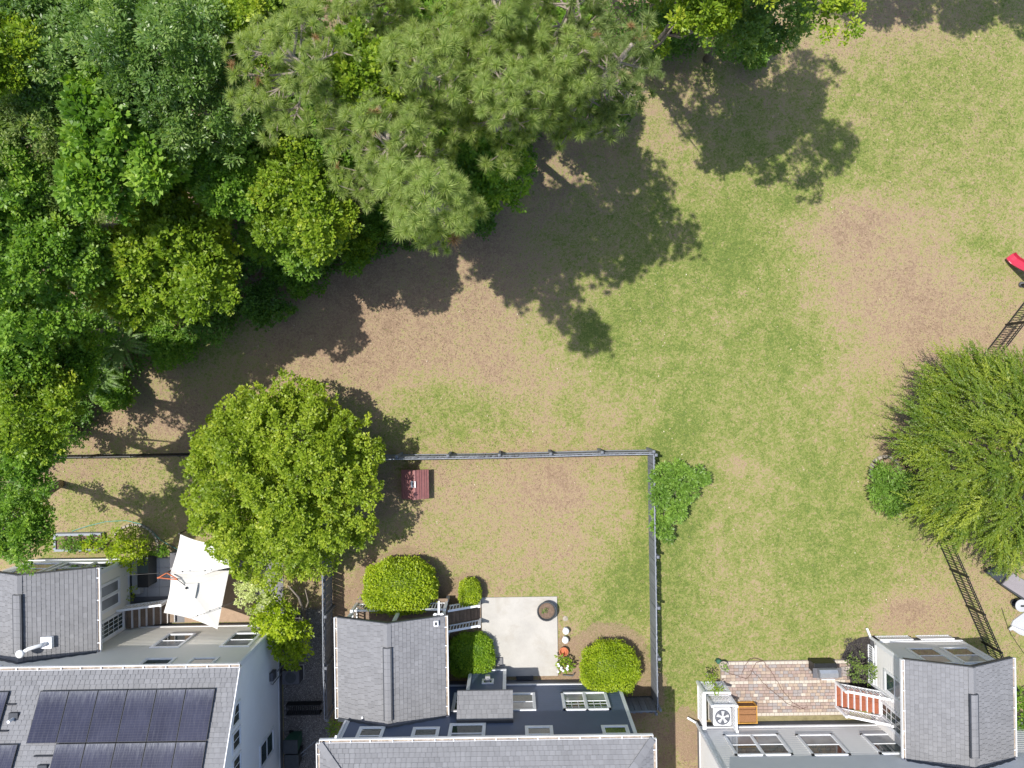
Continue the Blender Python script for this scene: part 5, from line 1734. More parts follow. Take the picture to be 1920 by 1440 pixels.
lo_ = lab.build('label', M['white_clean'], t)
ik = MB()
for (a0, a1, b0, b1) in ((-.07, .09, .08, .105), (-.02, .03, -.02, .06), (-.05, .06, .01, .035), (-.04, -.015, -.08, -.02), (.025, .05, -.08, -.02), (-.07, .09, -.115, -.10)):
    ik.poly([q(lx + a0, ly + b0, .0375), q(lx + a1, ly + b0, .0375), q(lx + a1, ly + b1, .0375), q(lx + a0, ly + b1, .0375)])
ik.build('print', M['ink'], lo_)

# round black planter
p = at(1025, 1145, .35)
t = thing('round_planter', 'round dark planter with bare soil and one sprout on the patio corner', 'planter', (p.x, p.y, .06))
MB().lathe((p.x, p.y, .06), [(.29, 0), (.33, .05), (.40, .36), (.43, .38), (.43, .42), (.39, .42), (.375, .36), (.36, .33)], 36).build('tub', M['darkgrey'], t, smooth=False)
MB().lathe((p.x, p.y, .06), [(.368, .30), (.372, .325), (.30, .34), (.1, .35)], 24).build('soil', M['soil'], t, smooth=True)
bl = np.array([[p.x - .12, p.y + .06, .50, .12], [p.x - .02, p.y + .02, .48, .08]])
link(bpy.data.objects.new('sprout', blob_crown('sprout', bl, 500, 4, .04, .07, .03, 'leaf_gloss')), t)

# white garden stools, terracotta pot, flowers, stone
for i, (px, py, lb) in enumerate(((1061, 1183, 'white ceramic garden globe nearer the lawn beside the patio'), (1060, 1200, 'white ceramic garden globe next to the terracotta pot'))):
    p = at(px, py, .25)
    o = MB().lathe((p.x, p.y, 0), [(.08, 0), (.11, .03), (.09, .08), (.06, .12), (.12, .18), (.15, .26), (.14, .33), (.09, .385), (.03, .405)], 18).build('garden_globe', M['white_clean'], None, smooth=True)
    tag(o, lb, 'garden ornament', 'white globes beside the patio')
p = at(1057, 1221, .2)
t = thing('terracotta_pot', 'empty terracotta pot beside the patio edge', 'flower pot', (p.x, p.y, 0))
MB().lathe((p.x, p.y, 0), [(.12, 0), (.17, .22), (.20, .23), (.20, .30), (.17, .30), (.155, .2), (.12, .12)], 24).build('pot', M['terracotta'], t, smooth=False)
p = at(1060, 1160, 0)
tag(MB().lathe((p.x, p.y, -.02), [(.13, 0), (.12, .03), (.05, .05)], 9).build('stepping_stone', M['stone'], None), 'small pale stone lying in the grass by the patio', 'stone')
root = shrub('leafy potted plant with white flowers below the terracotta pot', [(1052, 1238, .45, 9), (1062, 1246, .5, 11), (1054, 1252, .4, 8)], 'leaf_yel', L=.14, W=.07, name='flowering_plant', cat='plant', ncl=160, nl=8)
fl = MB()
for i in range(10):
    p = at(1056 + random.uniform(-11, 9), 1252 + random.uniform(-8, 9), .62)
    fl.lathe((p.x, p.y, p.z), [(.005, 0), (.045, .01), (.05, .02), (.01, .025)], 7)
fl.build('white_flowers', M['white_clean'], root)
# hose reel hook and low grey cover by the wall
p = at(1066, 1268, .2)
tag(MB().tube([(p.x - .25, p.y, .05), (p.x + .2, p.y - .02, .12), (p.x + .25, p.y + .12, .2)], .03, 6).build('drain_pipe', M['midgrey'], None), 'short grey pipe on the ground between patio plants and navy wall', 'pipe')

# folded black tarpaulin in the corner by the short fence
p = at(1205, 1322, .2)
tm = MB()
tm.hexa([(p.x - .75, p.y - .32, 0), (p.x + .75, p.y - .32, 0), (p.x + .7, p.y + .35, 0), (p.x - .75, p.y + .30, 0),
         (p.x - .2, p.y - .15, .35), (p.x + .35, p.y - .25, .30), (p.x + .3, p.y + .1, .28), (p.x - .3, p.y + .05, .42)])
tag(tm.build('garbage_tarp', M['darkgrey'], None, bevel=.03), 'crumpled dark tarpaulin behind the round bush at the fence corner', 'tarpaulin')

# ---- grey house patio
root = pt
# condenser inside lattice screen
p = at(1355.5, 1345.5, .85)
t = thing('air_conditioner', 'white air conditioner with round fan grille beside the yellow crate', 'air conditioner', (p.x, p.y, 0))
s_ = .40
MB().box(p.x - s_ - .03, p.x + s_ + .03, p.y - s_ - .03, p.y + s_ + .03, 0, .10).build('pad', M['concrete'], t)
MB().box(p.x - s_, p.x + s_, p.y - s_, p.y + s_, .10, .80).build('cabinet', M['white'], t, bevel=.06)
lou = MB()
for i in range(14): lou.box(p.x - s_ - .006, p.x + s_ + .006, p.y - s_ + .06, p.y + s_ - .06, .16 + i * .044, .172 + i * .044)
lou.build('louvres', M['midgrey'], t)
MB().lathe((p.x, p.y, 0), [(.335, .801), (.335, .815), (.30, .82), (.30, .812), (.02, .8115)], 40).build('fan_opening', M['fan_shade'], t)
bl_ = MB()
for i in range(5):
    a0 = i * 2 * math.pi / 5 + .3
    pts = []
    for (r_, da) in ((.06, -.5), (.27, -.30), (.28, .22), (.06, .5)):
        pts.append((p.x + r_ * math.cos(a0 + da), p.y + r_ * math.sin(a0 + da), .818 + .012 * (1 if da > 0 else 0)))
    bl_.hexa([(a[0], a[1], a[2] - .004) for a in pts] + pts)
bl_.lathe((p.x, p.y, .815), [(.085, 0), (.085, .02), (.03, .03)], 16)
bl_.build('fan_blades', M['white'], t)
gr = MB()
for i in range(12):
    a0 = i * math.pi / 6
    gr.bar((p.x + .06 * math.cos(a0), p.y + .06 * math.sin(a0), .845), (p.x + .32 * math.cos(a0), p.y + .32 * math.sin(a0), .832), .007, .007)
for r_ in (.10, .155, .21, .265, .32):
    gr.tube([(p.x + r_ * math.cos(a * math.pi / 14), p.y + r_ * math.sin(a * math.pi / 14), .846 - r_ * .04) for a in range(29)], .004, 4, cap=False)
gr.build('fan_guard', M['midgrey'], t)
def lattice(root, a, b, h, name='lattice_panel'):
    a, b = Vector(a), Vector(b)
    L = (b - a).length
    d = (b - a).normalized()
    n_ = Vector((-d.y, d.x, 0))
    z = Vector((0, 0, 1))
    m_ = MB()
    m_.bar(a + z * h, b + z * h, .07, .05)
    m_.bar(a + z * .06, b + z * .06, .05, .06)
    sp = .15
    i = -int(h / sp) - 1
    while i * sp < L:
        for sg in (1, -1):
            x0_ = i * sp
            x1_ = x0_ + (h - .12)
            lo, hi = max(0, x0_), min(L, x1_)
            if hi - lo > .03 :
                za, zb = (lo - x0_) + .08, (hi - x0_) + .08
                if sg < 0: za, zb = h - .04 - (lo - x0_), h - .04 - (hi - x0_)
                m_.bar(a + d * lo + z * za + n_ * .006 * sg, a + d * hi + z * zb + n_ * .006 * sg, .010, .036, up=(0, 0, 1))
        i += 1
    return m_.build(name, M['white_clean'], root)
t = thing('lattice_screen', 'white lattice screen in two bays around the air conditioner', 'screen', (8.7, -14.1, 0))
pa, pb = at(1307, 1278, 0), at(1353, 1278, 0)
lattice(t, (pa.x, pa.y, 0), (pb.x, pb.y, 0), 1.12)
qa, qb = at(1322, 1302, 0), at(1366, 1302, 0)
lattice(t, (qa.x, qa.y, 0), (qb.x, qb.y, 0), 1.08)
lattice(t, (qb.x, qb.y - .03, 0), (qb.x, -15.0, 0), 1.08)
MB().box(pa.x - .06, pa.x + .09, -14.95, pa.y - .06, 1.04, 1.10).build('side_cap', M['white_clean'], t)
lattice(t, (pa.x + .02, pa.y - .06, 0), (pa.x + .02, -14.95, 0), 1.03)
pmm = MB().box(-.05, .05, -.05, .05, 0, 1.2).mesh('post', M['white_clean'])
for (x_, y_) in ((pa.x, pa.y), (pb.x, pb.y), (qa.x, qa.y), (qb.x, qb.y), (qb.x, -15.02)): place('post', pmm, (x_, y_, 0), t)
# yellow crate
p = at(1401, 1339, .5)
t = thing('yellow_crate', 'yellow framed crate with brown wicker lids beside the air conditioner', 'crate', (p.x, p.y, 0))
cx, cy, hw, hd = p.x, p.y, .40, .36
for (a0, b0) in ((-1, -1), (1, -1), (1, 1), (-1, 1)):
    MB().box(cx + a0 * hw - .03, cx + a0 * hw + .03, cy + b0 * hd - .03, cy + b0 * hd + .03, 0, .58).build('leg', M['yellow'], t)
for z_ in (.10, .54):
    MB().box(cx - hw + .031, cx + hw - .031, cy + hd - .02, cy + hd + .02, z_, z_ + .04).build('rail', M['yellow'], t)
    MB().box(cx - hw + .031, cx + hw - .031, cy - hd - .02, cy - hd + .02, z_, z_ + .04).build('rail', M['yellow'], t)
    MB().box(cx - hw - .02, cx - hw + .02, cy - hd + .031, cy + hd - .031, z_, z_ + .04).build('rail', M['yellow'], t)
    MB().box(cx + hw - .02, cx + hw + .02, cy - hd + .031, cy + hd - .031, z_, z_ + .04).build('rail', M['yellow'], t)
MB().box(cx - hw + .03, cx + hw - .03, cy - hd + .03, cy + hd - .03, .04, .50).build('basket', M['wicker'], t)
MB().box(cx - hw + .025, cx + hw - .025, cy - hd + .03, cy - .015, .501, .56).build('lid', M['wicker'], t, bevel=.015)
MB().box(cx - hw + .025, cx + hw - .025, cy + .015, cy + hd - .15, .501, .56).build('lid', M['wicker'], t, bevel=.015)
# grill with grey lid
p = at(1552, 1262, .8)
t = thing('barbecue_grill', 'dark barbecue grill with a pale grey lid at the patio edge', 'grill', (p.x, p.y, 0))
MB().box(p.x - .55, p.x + .45, p.y - .06, p.y + .38, .12, .70).build('cabinet', M['black'], t, bevel=.02)
MB().box(p.x - .62, p.x - .42, p.y - .22, p.y + .2, .72, .76).build('side_shelf', M['midgrey'], t)
MB().box(p.x + .40, p.x + .62, p.y - .22, p.y + .2, .72, .76).build('side_shelf', M['midgrey'], t)
lid = MB()
prof = [(-.22, .72), (-.22, .86), (-.12, .98), (.06, 1.0), (.18, .90), (.2, .72)]
for i in range(5):
    (a0, za), (a1, zb) = prof[i], prof[i + 1]
    lid.poly([(p.x - .40, p.y + a0, za), (p.x - .40, p.y + a1, zb), (p.x + .38, p.y + a1, zb), (p.x + .38, p.y + a0, za)])
lid.poly([(p.x - .40, p.y + a, z_) for a, z_ in prof])
lid.poly([(p.x + .38, p.y + a, z_) for a, z_ in reversed(prof)])
lid.build('lid', M['greymetal'], t)
MB().tube([(p.x - .3, p.y - .26, .86), (p.x + .28, p.y - .26, .86)], .015, 6).build('handle', M['white_clean'], t)
for a0 in (-.5, .4):
    MB().tube([(p.x + a0 - .03, p.y + .3, .08), (p.x + a0 + .03, p.y + .3, .08)], .08, 12).build('wheel', M['black'], t)
p = at(1578, 1268, .3)
# pots at patio corner
p = at(1356, 1247, .25)
t = thing('cream_pot', 'cream pot with a small green plant on the patio corner', 'flower pot', (p.x, p.y, .03))
MB().lathe((p.x, p.y, .03), [(.12, 0), (.18, .26), (.20, .27), (.20, .32), (.17, .32), (.155, .25), (.1, .24)], 20).build('pot', M['stone'], t)
bl = np.array([[p.x + .05, p.y - .08, .42, .13], [p.x - .02, p.y + .02, .38, .08]])
link(bpy.data.objects.new('plant', blob_crown('plant', bl, 600, 5, .05, .08, .04, 'leaf_gloss')), t)
p = at(1347, 1240, .15)
t = thing('watering_can', 'dark green watering can beside the cream pot', 'watering can', (p.x, p.y, 0))
MB().lathe((p.x, p.y, 0), [(.10, 0), (.11, .2), (.08, .24), (.03, .245)], 16).build('can', M['greenpot'], t, smooth=False)
MB().tube([(p.x + .09, p.y, .08), (p.x + .2, p.y + .05, .26)], [.025, .015], 8).build('spout', M['greenpot'], t)
MB().tube([(p.x - .09, p.y, .05), (p.x - .17, p.y, .14), (p.x - .08, p.y, .25), (p.x, p.y, .27)], .01, 6).build('handle', M['greenpot'], t)
# dead vines trailing on the pavers
def vine(pp, label, name='dead_vine', r=.012, mat='vine', z=.075, cat='vine', jit=1.2, group=None):
    pts = []
    for (a, b) in zip(pp[:-1], pp[1:]):
        for i in range(5):
            f_ = i / 5
            q = at(a[0] + (b[0] - a[0]) * f_ + random.uniform(-jit, jit), a[1] + (b[1] - a[1]) * f_ + random.uniform(-jit, jit), z)
            pts.append(q)
    pts.append(at(*pp[-1], z))
    o = MB().tube(pts, r, 5).build(name, M[mat], None)
    return tag(o, label, cat, group)
vine([(1361, 1260), (1380, 1266), (1400, 1273), (1408, 1262), (1418, 1243), (1430, 1240), (1446, 1258), (1455, 1275), (1468, 1296), (1485, 1315), (1510, 1330)], 'longest dead vine trailing from the cream pot across the brick pavers')
vine([(1408, 1256), (1424, 1272), (1440, 1290), (1458, 1304), (1478, 1320), (1502, 1330), (1514, 1326)], 'second dead vine crossing the pavers diagonally')
vine([(1392, 1264), (1397, 1248), (1405, 1237), (1415, 1234), (1432, 1240)], 'short dead vine curling at the top edge of the pavers')
# black mulch round the rose bush
n = 24
mm = MB()
cc_ = at(1615, 1240, 0)
ring = []
for (px, py) in ((1576, 1296), (1574, 1262), (1576, 1230), (1590, 1208), (1612, 1194), (1640, 1192), (1652, 1205), (1652, 1250), (1652, 1290), (1640, 1300)):
    q = at(px + random.uniform(-2, 2), py + random.uniform(-2, 2), 0)
    ring.append((q.x, q.y, .022))
mm.poly(list(reversed(ring)))
o = mm.build('mulch_bed', worn('black_mulch', (.035, .03, .03), .5, 12, .95, bump=.8), None)
for i in range(len(o.data.polygons)): pass
if o.data.polygons[0].normal.z < 0: o.data.flip_normals()
o['kind'] = 'structure'
n = 5000
bx, by = RNG.uniform(0, 1, n), RNG.uniform(0, 1, n)
pts = np.array([tuple(at(1575 + 78 * a, 1196 + 100 * b, .03)) for a, b in zip(bx, by)])
dd = rdir(n, 0); dd[:, 2] *= .5
V = leaves(pts, unit(dd), RNG.uniform(.03, .08, n), RNG.uniform(.012, .03, n))
k = NT('mulch_chip')
k.set(k.ramp(k.attr('tint'), [(0, (.012, .01, .01)), (.6, (.05, .045, .042)), (1, (.16, .14, .13))]), .9)
keepm = [not (pt_[0] < at(1582, 1200).x and pt_[1] > at(1580, 1225).y) for pt_ in pts]
o = stuff(link(bpy.data.objects.new('mulch', np_mesh('mulch', V.reshape(n, 4, 3)[keepm].reshape(-1, 3), 4, RNG.normal(.4, .25, n)[keepm], k.m))))
o['label'] = 'black mulch chips around the rose bush'

# stone ring, blue can under feathery tree
p = at(1650, 868, .1)
o = thing('stone_ring', 'ring of pale edging stones half hidden by the stiff shrub', 'garden edging', (p.x, p.y, 0))
sm = MB().hexa([(-.10, -.07, 0), (.10, -.07, 0), (.09, .07, 0), (-.09, .07, 0), (-.09, -.06, .11), (.09, -.06, .12), (.08, .06, .11), (-.08, .06, .12)]).mesh('edging_stone', M['stone'])
for i in range(16):
    a0 = i * 2 * math.pi / 16
    place('edging_stone', sm, (p.x + .25 + .62 * math.cos(a0), p.y - .35 + .62 * math.sin(a0), 0), o, rot=(0, 0, a0 + math.pi / 2))
p = at(1706, 836, .2)
tag(MB().lathe((p.x, p.y, 0), [(.12, 0), (.14, .3), (.10, .32), (.09, .30)], 18).build('bucket', M['bluething'], None), 'blue bucket in the shade of the feathery tree', 'bucket')

# red slide
t = thing('slide', 'crimson plastic slide whose end reaches in at the right edge', 'slide', (22.8, 5.6, 0))
a_, b_ = at(1893, 480, .15), at(1960, 520, 1.2)
d = (b_ - a_); d2 = Vector((d.x, d.y, 0)).normalized(); sd_ = Vector((-d2.y, d2.x, 0))
ch = MB()
N_ = 10
rows = []
for i in range(N_ + 1):
    f_ = i / N_
    cpt = a_.lerp(b_, f_)
    cpt.z = .12 + 1.1 * max(0, (f_ - .15) / .85) ** 1.2
    rows.append([cpt + sd_ * w + Vector((0, 0, hh)) for (w, hh) in ((-.25, .15), (-.23, .16), (-.19, .02), (0, 0), (.19, .02), (.23, .16), (.25, .15), (.19, -.02), (-.19, -.02))])
for i in range(N_):
    for j in range(9):
        j2 = (j + 1) % 9
        ch.poly([rows[i][j], rows[i + 1][j], rows[i + 1][j2], rows[i][j2]])
ch.poly(list(reversed(rows[0]))); ch.poly(rows[-1])
ch.build('chute', M['slidered'], t)
for w in (-.3, .3):
    e = b_ + sd_ * w
    MB().box(e.x - .04, e.x + .04, e.y - .04, e.y + .04, 0, 2.0).build('post', M['black'], t)
MB().box(b_.x + .0, b_.x + .8, b_.y - .5, b_.y + .4, 1.1, 1.18).build('platform', M['slidered'], t)
p = at(1917, 533, .1)
tag(MB().lathe((p.x, p.y, 0), [(.10, 0), (.13, .05), (.10, .13), (.03, .15)], 12).build('ball', M['midgrey'], None, smooth=True), 'small grey ball by the metal fence at the right edge', 'ball')
# low platform and round table at the right edge
def prism(pp, z0, z1, name, mat, par):
    q_ = [at(*c_, z1) for c_ in pp]
    m_ = MB().poly([(v_.x, v_.y, z1) for v_ in q_])
    n_ = len(q_)
    for i in range(n_):
        a_, b_ = q_[i], q_[(i + 1) % n_]
        m_.poly([(a_.x, a_.y, z0), (b_.x, b_.y, z0), (b_.x, b_.y, z1), (a_.x, a_.y, z1)])
    o = m_.build(name, M[mat], par)
    if o.data.polygons[0].normal.z < 0: o.data.flip_normals()
    return o
p = at(1905, 1100, .3)
t = thing('garden_platform', 'low platform with a flat grey top and dark sides at the right edge', 'platform', (p.x, p.y, 0))
prism([(1849, 1073), (1862, 1064), (1892, 1078), (1879, 1096)], 0, .22, 'step', 'flash', t)
prism([(1877, 1096), (1897, 1073), (1990, 1130), (1970, 1160)], 0, .34, 'body', 'darkgrey', t)
prism([(1880, 1095.5), (1899, 1075), (1990, 1131), (1971, 1154)], .341, .40, 'top', 'platform_top', t)
p = at(1916, 1136, .5)
t = thing('side_table', 'round grey table with a small dark tray below the low platform', 'table', (p.x, p.y, 0))
MB().lathe((p.x, p.y, .46), [(.24, 0), (.27, .01), (.27, .03), (.25, .035)], 28).build('table_top', M['slab'], t)
MB().lathe((p.x, p.y, 0), [(.16, 0), (.16, .03), (.03, .06), (.03, .459)], 14).build('pedestal', M['black'], t)
MB().box(p.x - .05, p.x + .2, p.y - .04, p.y + .03, .496, .52).build('tray', M['black'], t)
vine([(1878, 1140), (1886, 1165), (1896, 1190), (1925, 1232)], 'thin dark cable lying on the lawn at the right edge', 'cable', .009, 'black', .03, 'cable', .3)

# ---- beige house garden
# slabs of the patio
t = thing('slab_patio', 'pale grey slab patio beside the beige house wing', 'patio', (-15.5, -8.8, 0))
del t['category']; t['kind'] = 'structure'
pa, pb = at(240, 1036, .04), at(345, 1118, .04)
MB().box(pa.x, -11.0 + .7, -10.38, -7.45, -.12, .005).build('bedding', M['foundation'], t)
nx_, ny2 = 4, 5
xw = (at(345, 1100).x - (-16.85)) / nx_
yw = (-9.2 + 7.5) / 4
for i in range(nx_):
    for j in range(4):
        MB().box(-16.85 + i * xw + .006, -16.85 + (i + 1) * xw - .006, -7.5 + (j + 1) * yw + .006, -7.5 + j * yw - .006, .006, .045 + random.uniform(-.003, .003), random.random()).build('slab', M['slab'], t)
# tan rug and shaded deck under the parasol
pa, pb = at(345, 1075, .05), at(478, 1172, .05)
rg = MB().box(pa.x, pb.x, -10.36, pa.y, .01, .06)
tag(rg.build('outdoor_rug', M['mat'], None), 'tan outdoor rug spread under the white parasol', 'rug')
# parasol
t = thing('cantilever_parasol', 'cream square parasol standing over the tan rug', 'parasol', (-15.2, -8.0, 0))
cor = [at(321, 1073, 2.30), at(430, 1069, 2.35), at(408, 1180, 2.25), at(307, 1149, 2.25)]
apex = at(352, 1101, 2.85)
cv = MB()
NS = 8
for i in range(4):
    A_, B_ = cor[i], cor[(i + 1) % 4]
    grid_ = []
    for r_ in range(NS + 1):
        row = []
        for c_ in range(NS + 1):
            f_, g_ = r_ / NS, c_ / NS
            e = A_.lerp(B_, g_)
            p_ = apex.lerp(e, f_)
            p_ = p_ + (Vector((apex.x, apex.y, p_.z)) - p_) * .035 * math.sin(math.pi * g_) * f_ * f_
            p_.z -= .10 * math.sin(math.pi * g_) * math.sin(math.pi * f_ * .6)
            row.append(p_)
        grid_.append(row)
    for r_ in range(NS):
        for c_ in range(NS):
            cv.poly([grid_[r_][c_], grid_[r_ + 1][c_], grid_[r_ + 1][c_ + 1], grid_[r_][c_ + 1]])
cv.build('canopy', M['canvas'], t, smooth=True)
vcap = MB()
for i in range(4):
    A_, B_ = cor[i], cor[(i + 1) % 4]
    z4 = Vector((0, 0, .07))
    vcap.poly([apex + Vector((0, 0, .10)), apex.lerp(A_, .26) + z4, apex.lerp(B_, .26) + z4])
vcap.build('vent_flap', M['canvas'], t)
MB().lathe(apex + Vector((0, 0, .10)), [(.05, 0), (.05, .04), (.02, .06)], 12).build('finial', M['black'], t)
rb_ = MB()
for A_ in cor: rb_.tube([apex - Vector((0, 0, .12)), A_ - Vector((0, 0, .05))], .014, 6)
rb_.build('ribs', M['black'], t)
ms = at(297, 1083, 2.3)
MB().tube([(ms.x, ms.y, .05), (ms.x, ms.y, 2.35)], .035, 10).build('mast', M['redwood'], t)
am = MB()
q1, q2, q3 = at(298, 1083, 2.4), at(333, 1087, 2.75), at(313, 1074, 2.5)
am.bar(q1, q2, .035, .05); am.bar(q1 + Vector((0, .01, 0)), q3, .035, .05); am.bar(q3, q2 + Vector((0, .02, 0)), .035, .05)
am.build('arm', M['redwood'], t)
MB().tube([q2, apex + Vector((0, 0, .02))], .018, 6).build('arm_tip', M['black'], t)
MB().box(ms.x - .3, ms.x + .3, ms.y - .3, ms.y + .3, .046, .10).build('base_plate', M['darkgrey'], t)
# shade sail
sp = [at(338, 1002, 2.5), at(395, 1020, 2.55), at(440, 1062, 2.6), at(380, 1078, 2.5), at(319, 1076, 2.45)]
cn = sum(sp, Vector()) / 5 + Vector((0, 0, -.12))
sl = MB()
for i in range(5):
    A_, B_ = sp[i], sp[(i + 1) % 5]
    gr_ = []
    for r_ in range(7):
        row = []
        for c_ in range(7):
            e = A_.lerp(B_, c_ / 6)
            e = e + (cn - e) * .05 * math.sin(math.pi * c_ / 6)
            row.append(cn.lerp(e, r_ / 6) + Vector((0, 0, .02 * math.sin(c_ + r_ * 2))))
        gr_.append(row)
    for r_ in range(6):
        for c_ in range(6): sl.poly([gr_[r_][c_], gr_[r_ + 1][c_], gr_[r_ + 1][c_ + 1], gr_[r_][c_ + 1]])
tS = thing('shade_sail', 'cream pointed shade sail between the parasol and the big round tree', 'shade sail', (cn.x, cn.y, 0))
sl.build('cloth', M['canvas'], tS, smooth=True)
for e in (sp[0], sp[2]):
    MB().tube([(e.x, e.y + .05, 0), (e.x, e.y + .05, 2.6)], .03, 8).build('pole', M['black'], tS)
def lights(a, b, label, zz):
    A_, B_ = at(*a, zz), at(*b, zz)
    t_ = thing('string_lights', label, 'string lights', (A_.x, A_.y, 0), 'string lights over the parasol')
    MB().tube([A_.lerp(B_, i / 12) + Vector((0, 0, -.12 * math.sin(math.pi * i / 12))) for i in range(13)], .008, 5).build('cord', M['black'], t_)
    bu = MB().lathe((0, 0, -.09), [(.012, .09), (.02, .06), (.03, .03), (.015, .0)], 8).mesh('bulb', M['darkgrey'])
    for i in range(5): place('bulb', bu, A_.lerp(B_, (i + .5) / 5) + Vector((0, 0, -.1 * math.sin(math.pi * (i + .5) / 5))), t_)
lights((232, 1079), (446, 1069), 'string of lights crossing the upper part of the cream parasol', 3.0)
lights((357, 1160), (470, 1118), 'string of lights crossing the lower corner of the cream parasol', 2.9)
# deck boxes / grill beside wing
p = at(277, 1068, .4)
t = thing('storage_cabinet', 'dark green grey storage cabinet with glass doors on the slab patio', 'cabinet', (p.x, p.y, .045))
MB().box(p.x - .22, p.x + .22, p.y - .65, p.y + .62, .046, .80).build('body', M['darkgrey'], t, bevel=.015)
MB().box(p.x - .235, p.x + .235, p.y - .04, p.y + .635, .80, .83).build('lid', worn('green_grey_top', (.06, .08, .075), .2, 4, .35), t)
MB().box(p.x - .235, p.x + .235, p.y - .665, p.y - .06, .80, .83).build('lid', M['black'], t)
p = at(257, 1082, .3)
tag(MB().box(p.x - .18, p.x + .18, p.y - .72, p.y + .70, .046, .42).build('bench_box', M['slab'], None, bevel=.02), 'low pale grey bench box between the cabinet and house wing', 'bench')
p = at(330, 1047, .3)
tag(MB().box(p.x - .16, p.x + .16, p.y - .35, p.y + .30, .0, .55).build('cooler_box', M['midgrey'], None, bevel=.03), 'grey cooler box at the corner of the shade sail', 'cooler')
p = at(245, 1112, .3)
for i, (dx_, dy_) in enumerate(((0, 0), (.12, .28))):
    tt_ = thing('patio_pot', ['small dark pot by the wing wall near the steps', 'second dark pot by the wing wall nearer the cabinet'][i], 'flower pot', (p.x + dx_, p.y + dy_, 0))
    MB().lathe((p.x + dx_, p.y + dy_, .046), [(.08, 0), (.12, .2), (.135, .21), (.135, .25), (.1, .25), (.09, .18)], 14).build('pot', M['black'], tt_)
# raised bed
a_, b_ = at(103, 1000, .2), at(192, 1032, .2)
t = thing('raised_bed', 'raised vegetable bed framed by weathered boards behind the beige wing', 'raised bed', ((a_.x + b_.x) / 2, (a_.y + b_.y) / 2, 0))
MB().box(a_.x, b_.x, a_.y - .10, a_.y, -.02, .32).build('board', M['fencecap'], t)
MB().box(a_.x, b_.x, b_.y - .0, b_.y + .10, -.02, .32).build('board', M['fencecap'], t)
MB().box(a_.x, a_.x + .10, b_.y + .101, a_.y - .101, -.02, .33).build('board', M['fencecap'], t)
MB().box(a_.x + .101, b_.x - .001, b_.y + .101, a_.y - .101, -.02, .26).build('soil', M['soil'], t)
# garden edging arc of brick
p = at(250, 1012, .1)
t = thing('brick_edging', 'curved edge of small stones behind the round green shrub', 'garden edging', (p.x, p.y, 0))
for i in range(18):
    a0 = math.radians(-25 + i * 10)
    place('edging_stone', sm, (p.x + 1.05 * math.cos(a0), p.y - .35 + 1.0 * math.sin(a0), -.02), t, rot=(0, 0, a0 + math.pi / 2), scale=(.8, .8, .8))
vine([(135, 996), (165, 986), (200, 978), (235, 976), (262, 982), (285, 996), (300, 1012), (332, 1030)], 'teal garden hose arching over the grass behind the beige wing', 'garden_hose', .014, 'teal', .04, 'hose', .3)
# ---- alley
p = at(570, 1328, .3)
t = thing('metal_rack', 'black slatted metal rack lying across the gravel strip', 'rack', (p.x, p.y, 0))
MB().box(p.x - .75, p.x + .75, p.y - .22, p.y - .18, .1, .5).build('frame', M['black'], t)
MB().box(p.x - .75, p.x + .75, p.y + .18, p.y + .22, .1, .5).build('frame', M['black'], t)
bsl = MB().box(-.015, .015, -.179, .179, .44, .48).mesh('slat', M['black'])
for i in range(16): place('slat', bsl, (p.x - .70 + i * .093, p.y, 0), t)
for i, (px, py, lb) in enumerate(((545, 1400, 'dark green wheeled bin standing nearest the rack'), (547, 1428, 'dark wheeled bin at the bottom edge of the photo'))):
    p = at(px, py, 1.0)
    t = thing('wheeled_bin', lb, 'bin', (p.x, p.y, 0), 'wheeled bins beside the beige house')
    MB().hexa([(p.x - .22, p.y - .22, .08), (p.x + .22, p.y - .22, .08), (p.x + .22, p.y + .22, .08), (p.x - .22, p.y + .22, .08),
               (p.x - .29, p.y - .28, .98), (p.x + .29, p.y - .28, .98), (p.x + .29, p.y + .28, .98), (p.x - .29, p.y + .28, .98)]).build('body', M['greenpot' if i == 0 else 'darkgrey'], t)
    MB().box(p.x - .32, p.x + .31, p.y - .30, p.y + .30, .981, 1.04).build('lid', M['darkgrey'], t, bevel=.03)
    for s_ in (-1, 1): MB().tube([(p.x - .24, p.y + s_ * .24, .1), (p.x - .24, p.y + s_ * .19, .1)], .1, 12).build('wheel', M['black'], t)
    MB().tube([(p.x - .33, p.y - .22, .95), (p.x - .33, p.y + .22, .95)], .018, 6).build('handle', M['black'], t)
p = at(547, 1268, .5)
t = thing('heat_pump', 'pale grey heat pump on the gravel beside the beige house corner', 'heat pump', (p.x, p.y, 0))
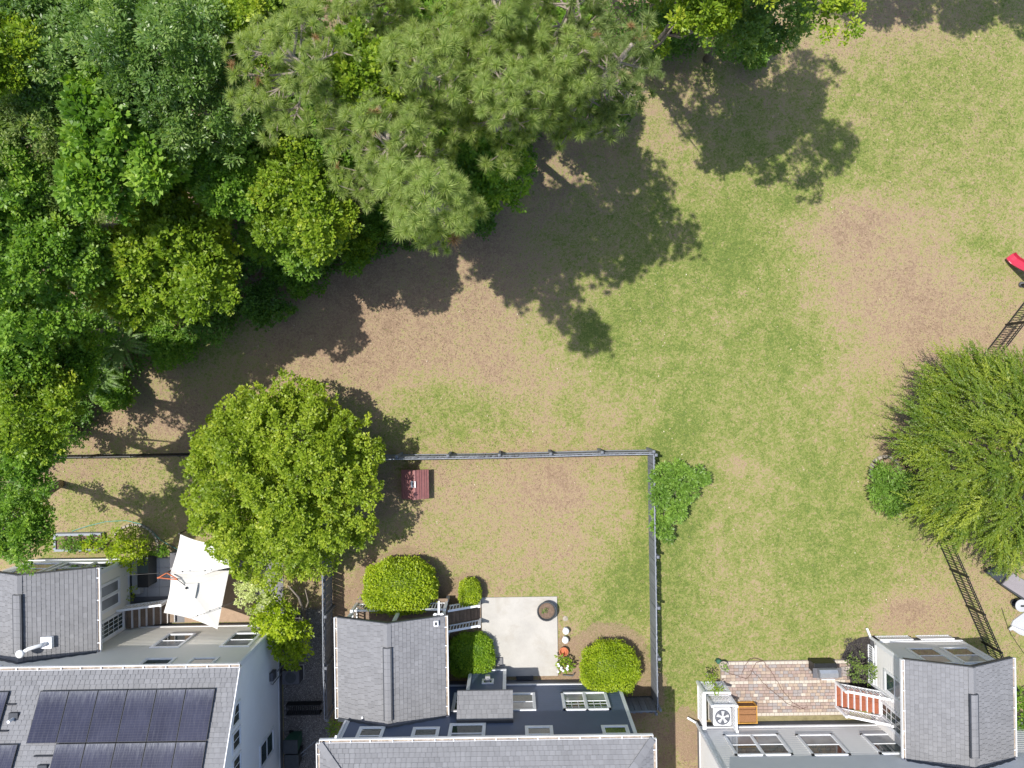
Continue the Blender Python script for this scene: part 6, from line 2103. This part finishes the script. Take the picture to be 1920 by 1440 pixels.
MB().box(p.x - .38, p.x + .38, p.y - .30, p.y + .30, .06, .66).build('cabinet', M['midgrey'], t, bevel=.03)
MB().lathe((p.x, p.y, .662), [(.24, 0), (.24, .012), (.05, .02)], 26).build('fan_guard', M['darkgrey'], t)
MB().box(p.x - .42, p.x + .42, p.y - .34, p.y + .34, -.02, .059).build('pad', M['concrete'], t)
for i, (x_, y_, l_) in enumerate(((-8.9, -15.6, .9), (-9.3, -16.1, 1.2))):
    o = MB().tube([(x_, y_, .3), (x_ - l_ * .7, y_ - l_ * .5, .6)], .02, 6).build('garden_cane', M['fencecap'], None)
    tag(o, ['short garden cane leaning by the wheeled bins', 'longer garden cane leaning by the wheeled bins'][i], 'cane')
# bare small tree in the alley bed
t = thing('bare_small_tree', 'small brown limbed tree between the bright shrub and the wooden fence', 'tree', tuple(at(572, 1150)))
b0 = at(575, 1175)
m_ = MB()
m_.tube([b0, at(570, 1150, .8), at(560, 1120, 1.8), at(540, 1098, 2.4)], [.07, .06, .045, .02], 7)
m_.tube([at(570, 1150, .8), at(578, 1128, 1.6), at(572, 1105, 2.2)], [.045, .03, .012], 6)
m_.build('trunk', M['bark'], t, smooth=True)

# loose fallen leaves on lawn
n = 2600
bx, by = RNG.uniform(-21, 21, n), RNG.uniform(-15, 16, n)
V = leaves(np.stack([bx, by, np.full(n, .035)], 1), unit(rdir(n, 0) * np.array([1, 1, .2])), RNG.uniform(.04, .09, n), RNG.uniform(.025, .05, n))
k = NT('fallen_leaf')
k.set(k.ramp(k.attr('tint'), [(0, (.14, .08, .05)), (.6, (.36, .26, .18)), (1, (.70, .62, .5))]), .85)
gm = np.array([(-10.3 > x_ and -7 > y_) or (-7 < x_ < 4.6 and y_ < -9) or (x_ > 7.8 and y_ < -11) for x_, y_ in zip(bx, by)])
V = V.reshape(n, 4, 3)[~gm].reshape(-1, 3)
o = stuff(link(bpy.data.objects.new('fallen_leaves', np_mesh('fallen_leaves', V, 4, RNG.normal(.5, .2, n)[~gm], k.m))))
o['label'] = 'dry fallen leaves scattered over the lawn'
pt['kind'] = 'structure'
del pt['category']
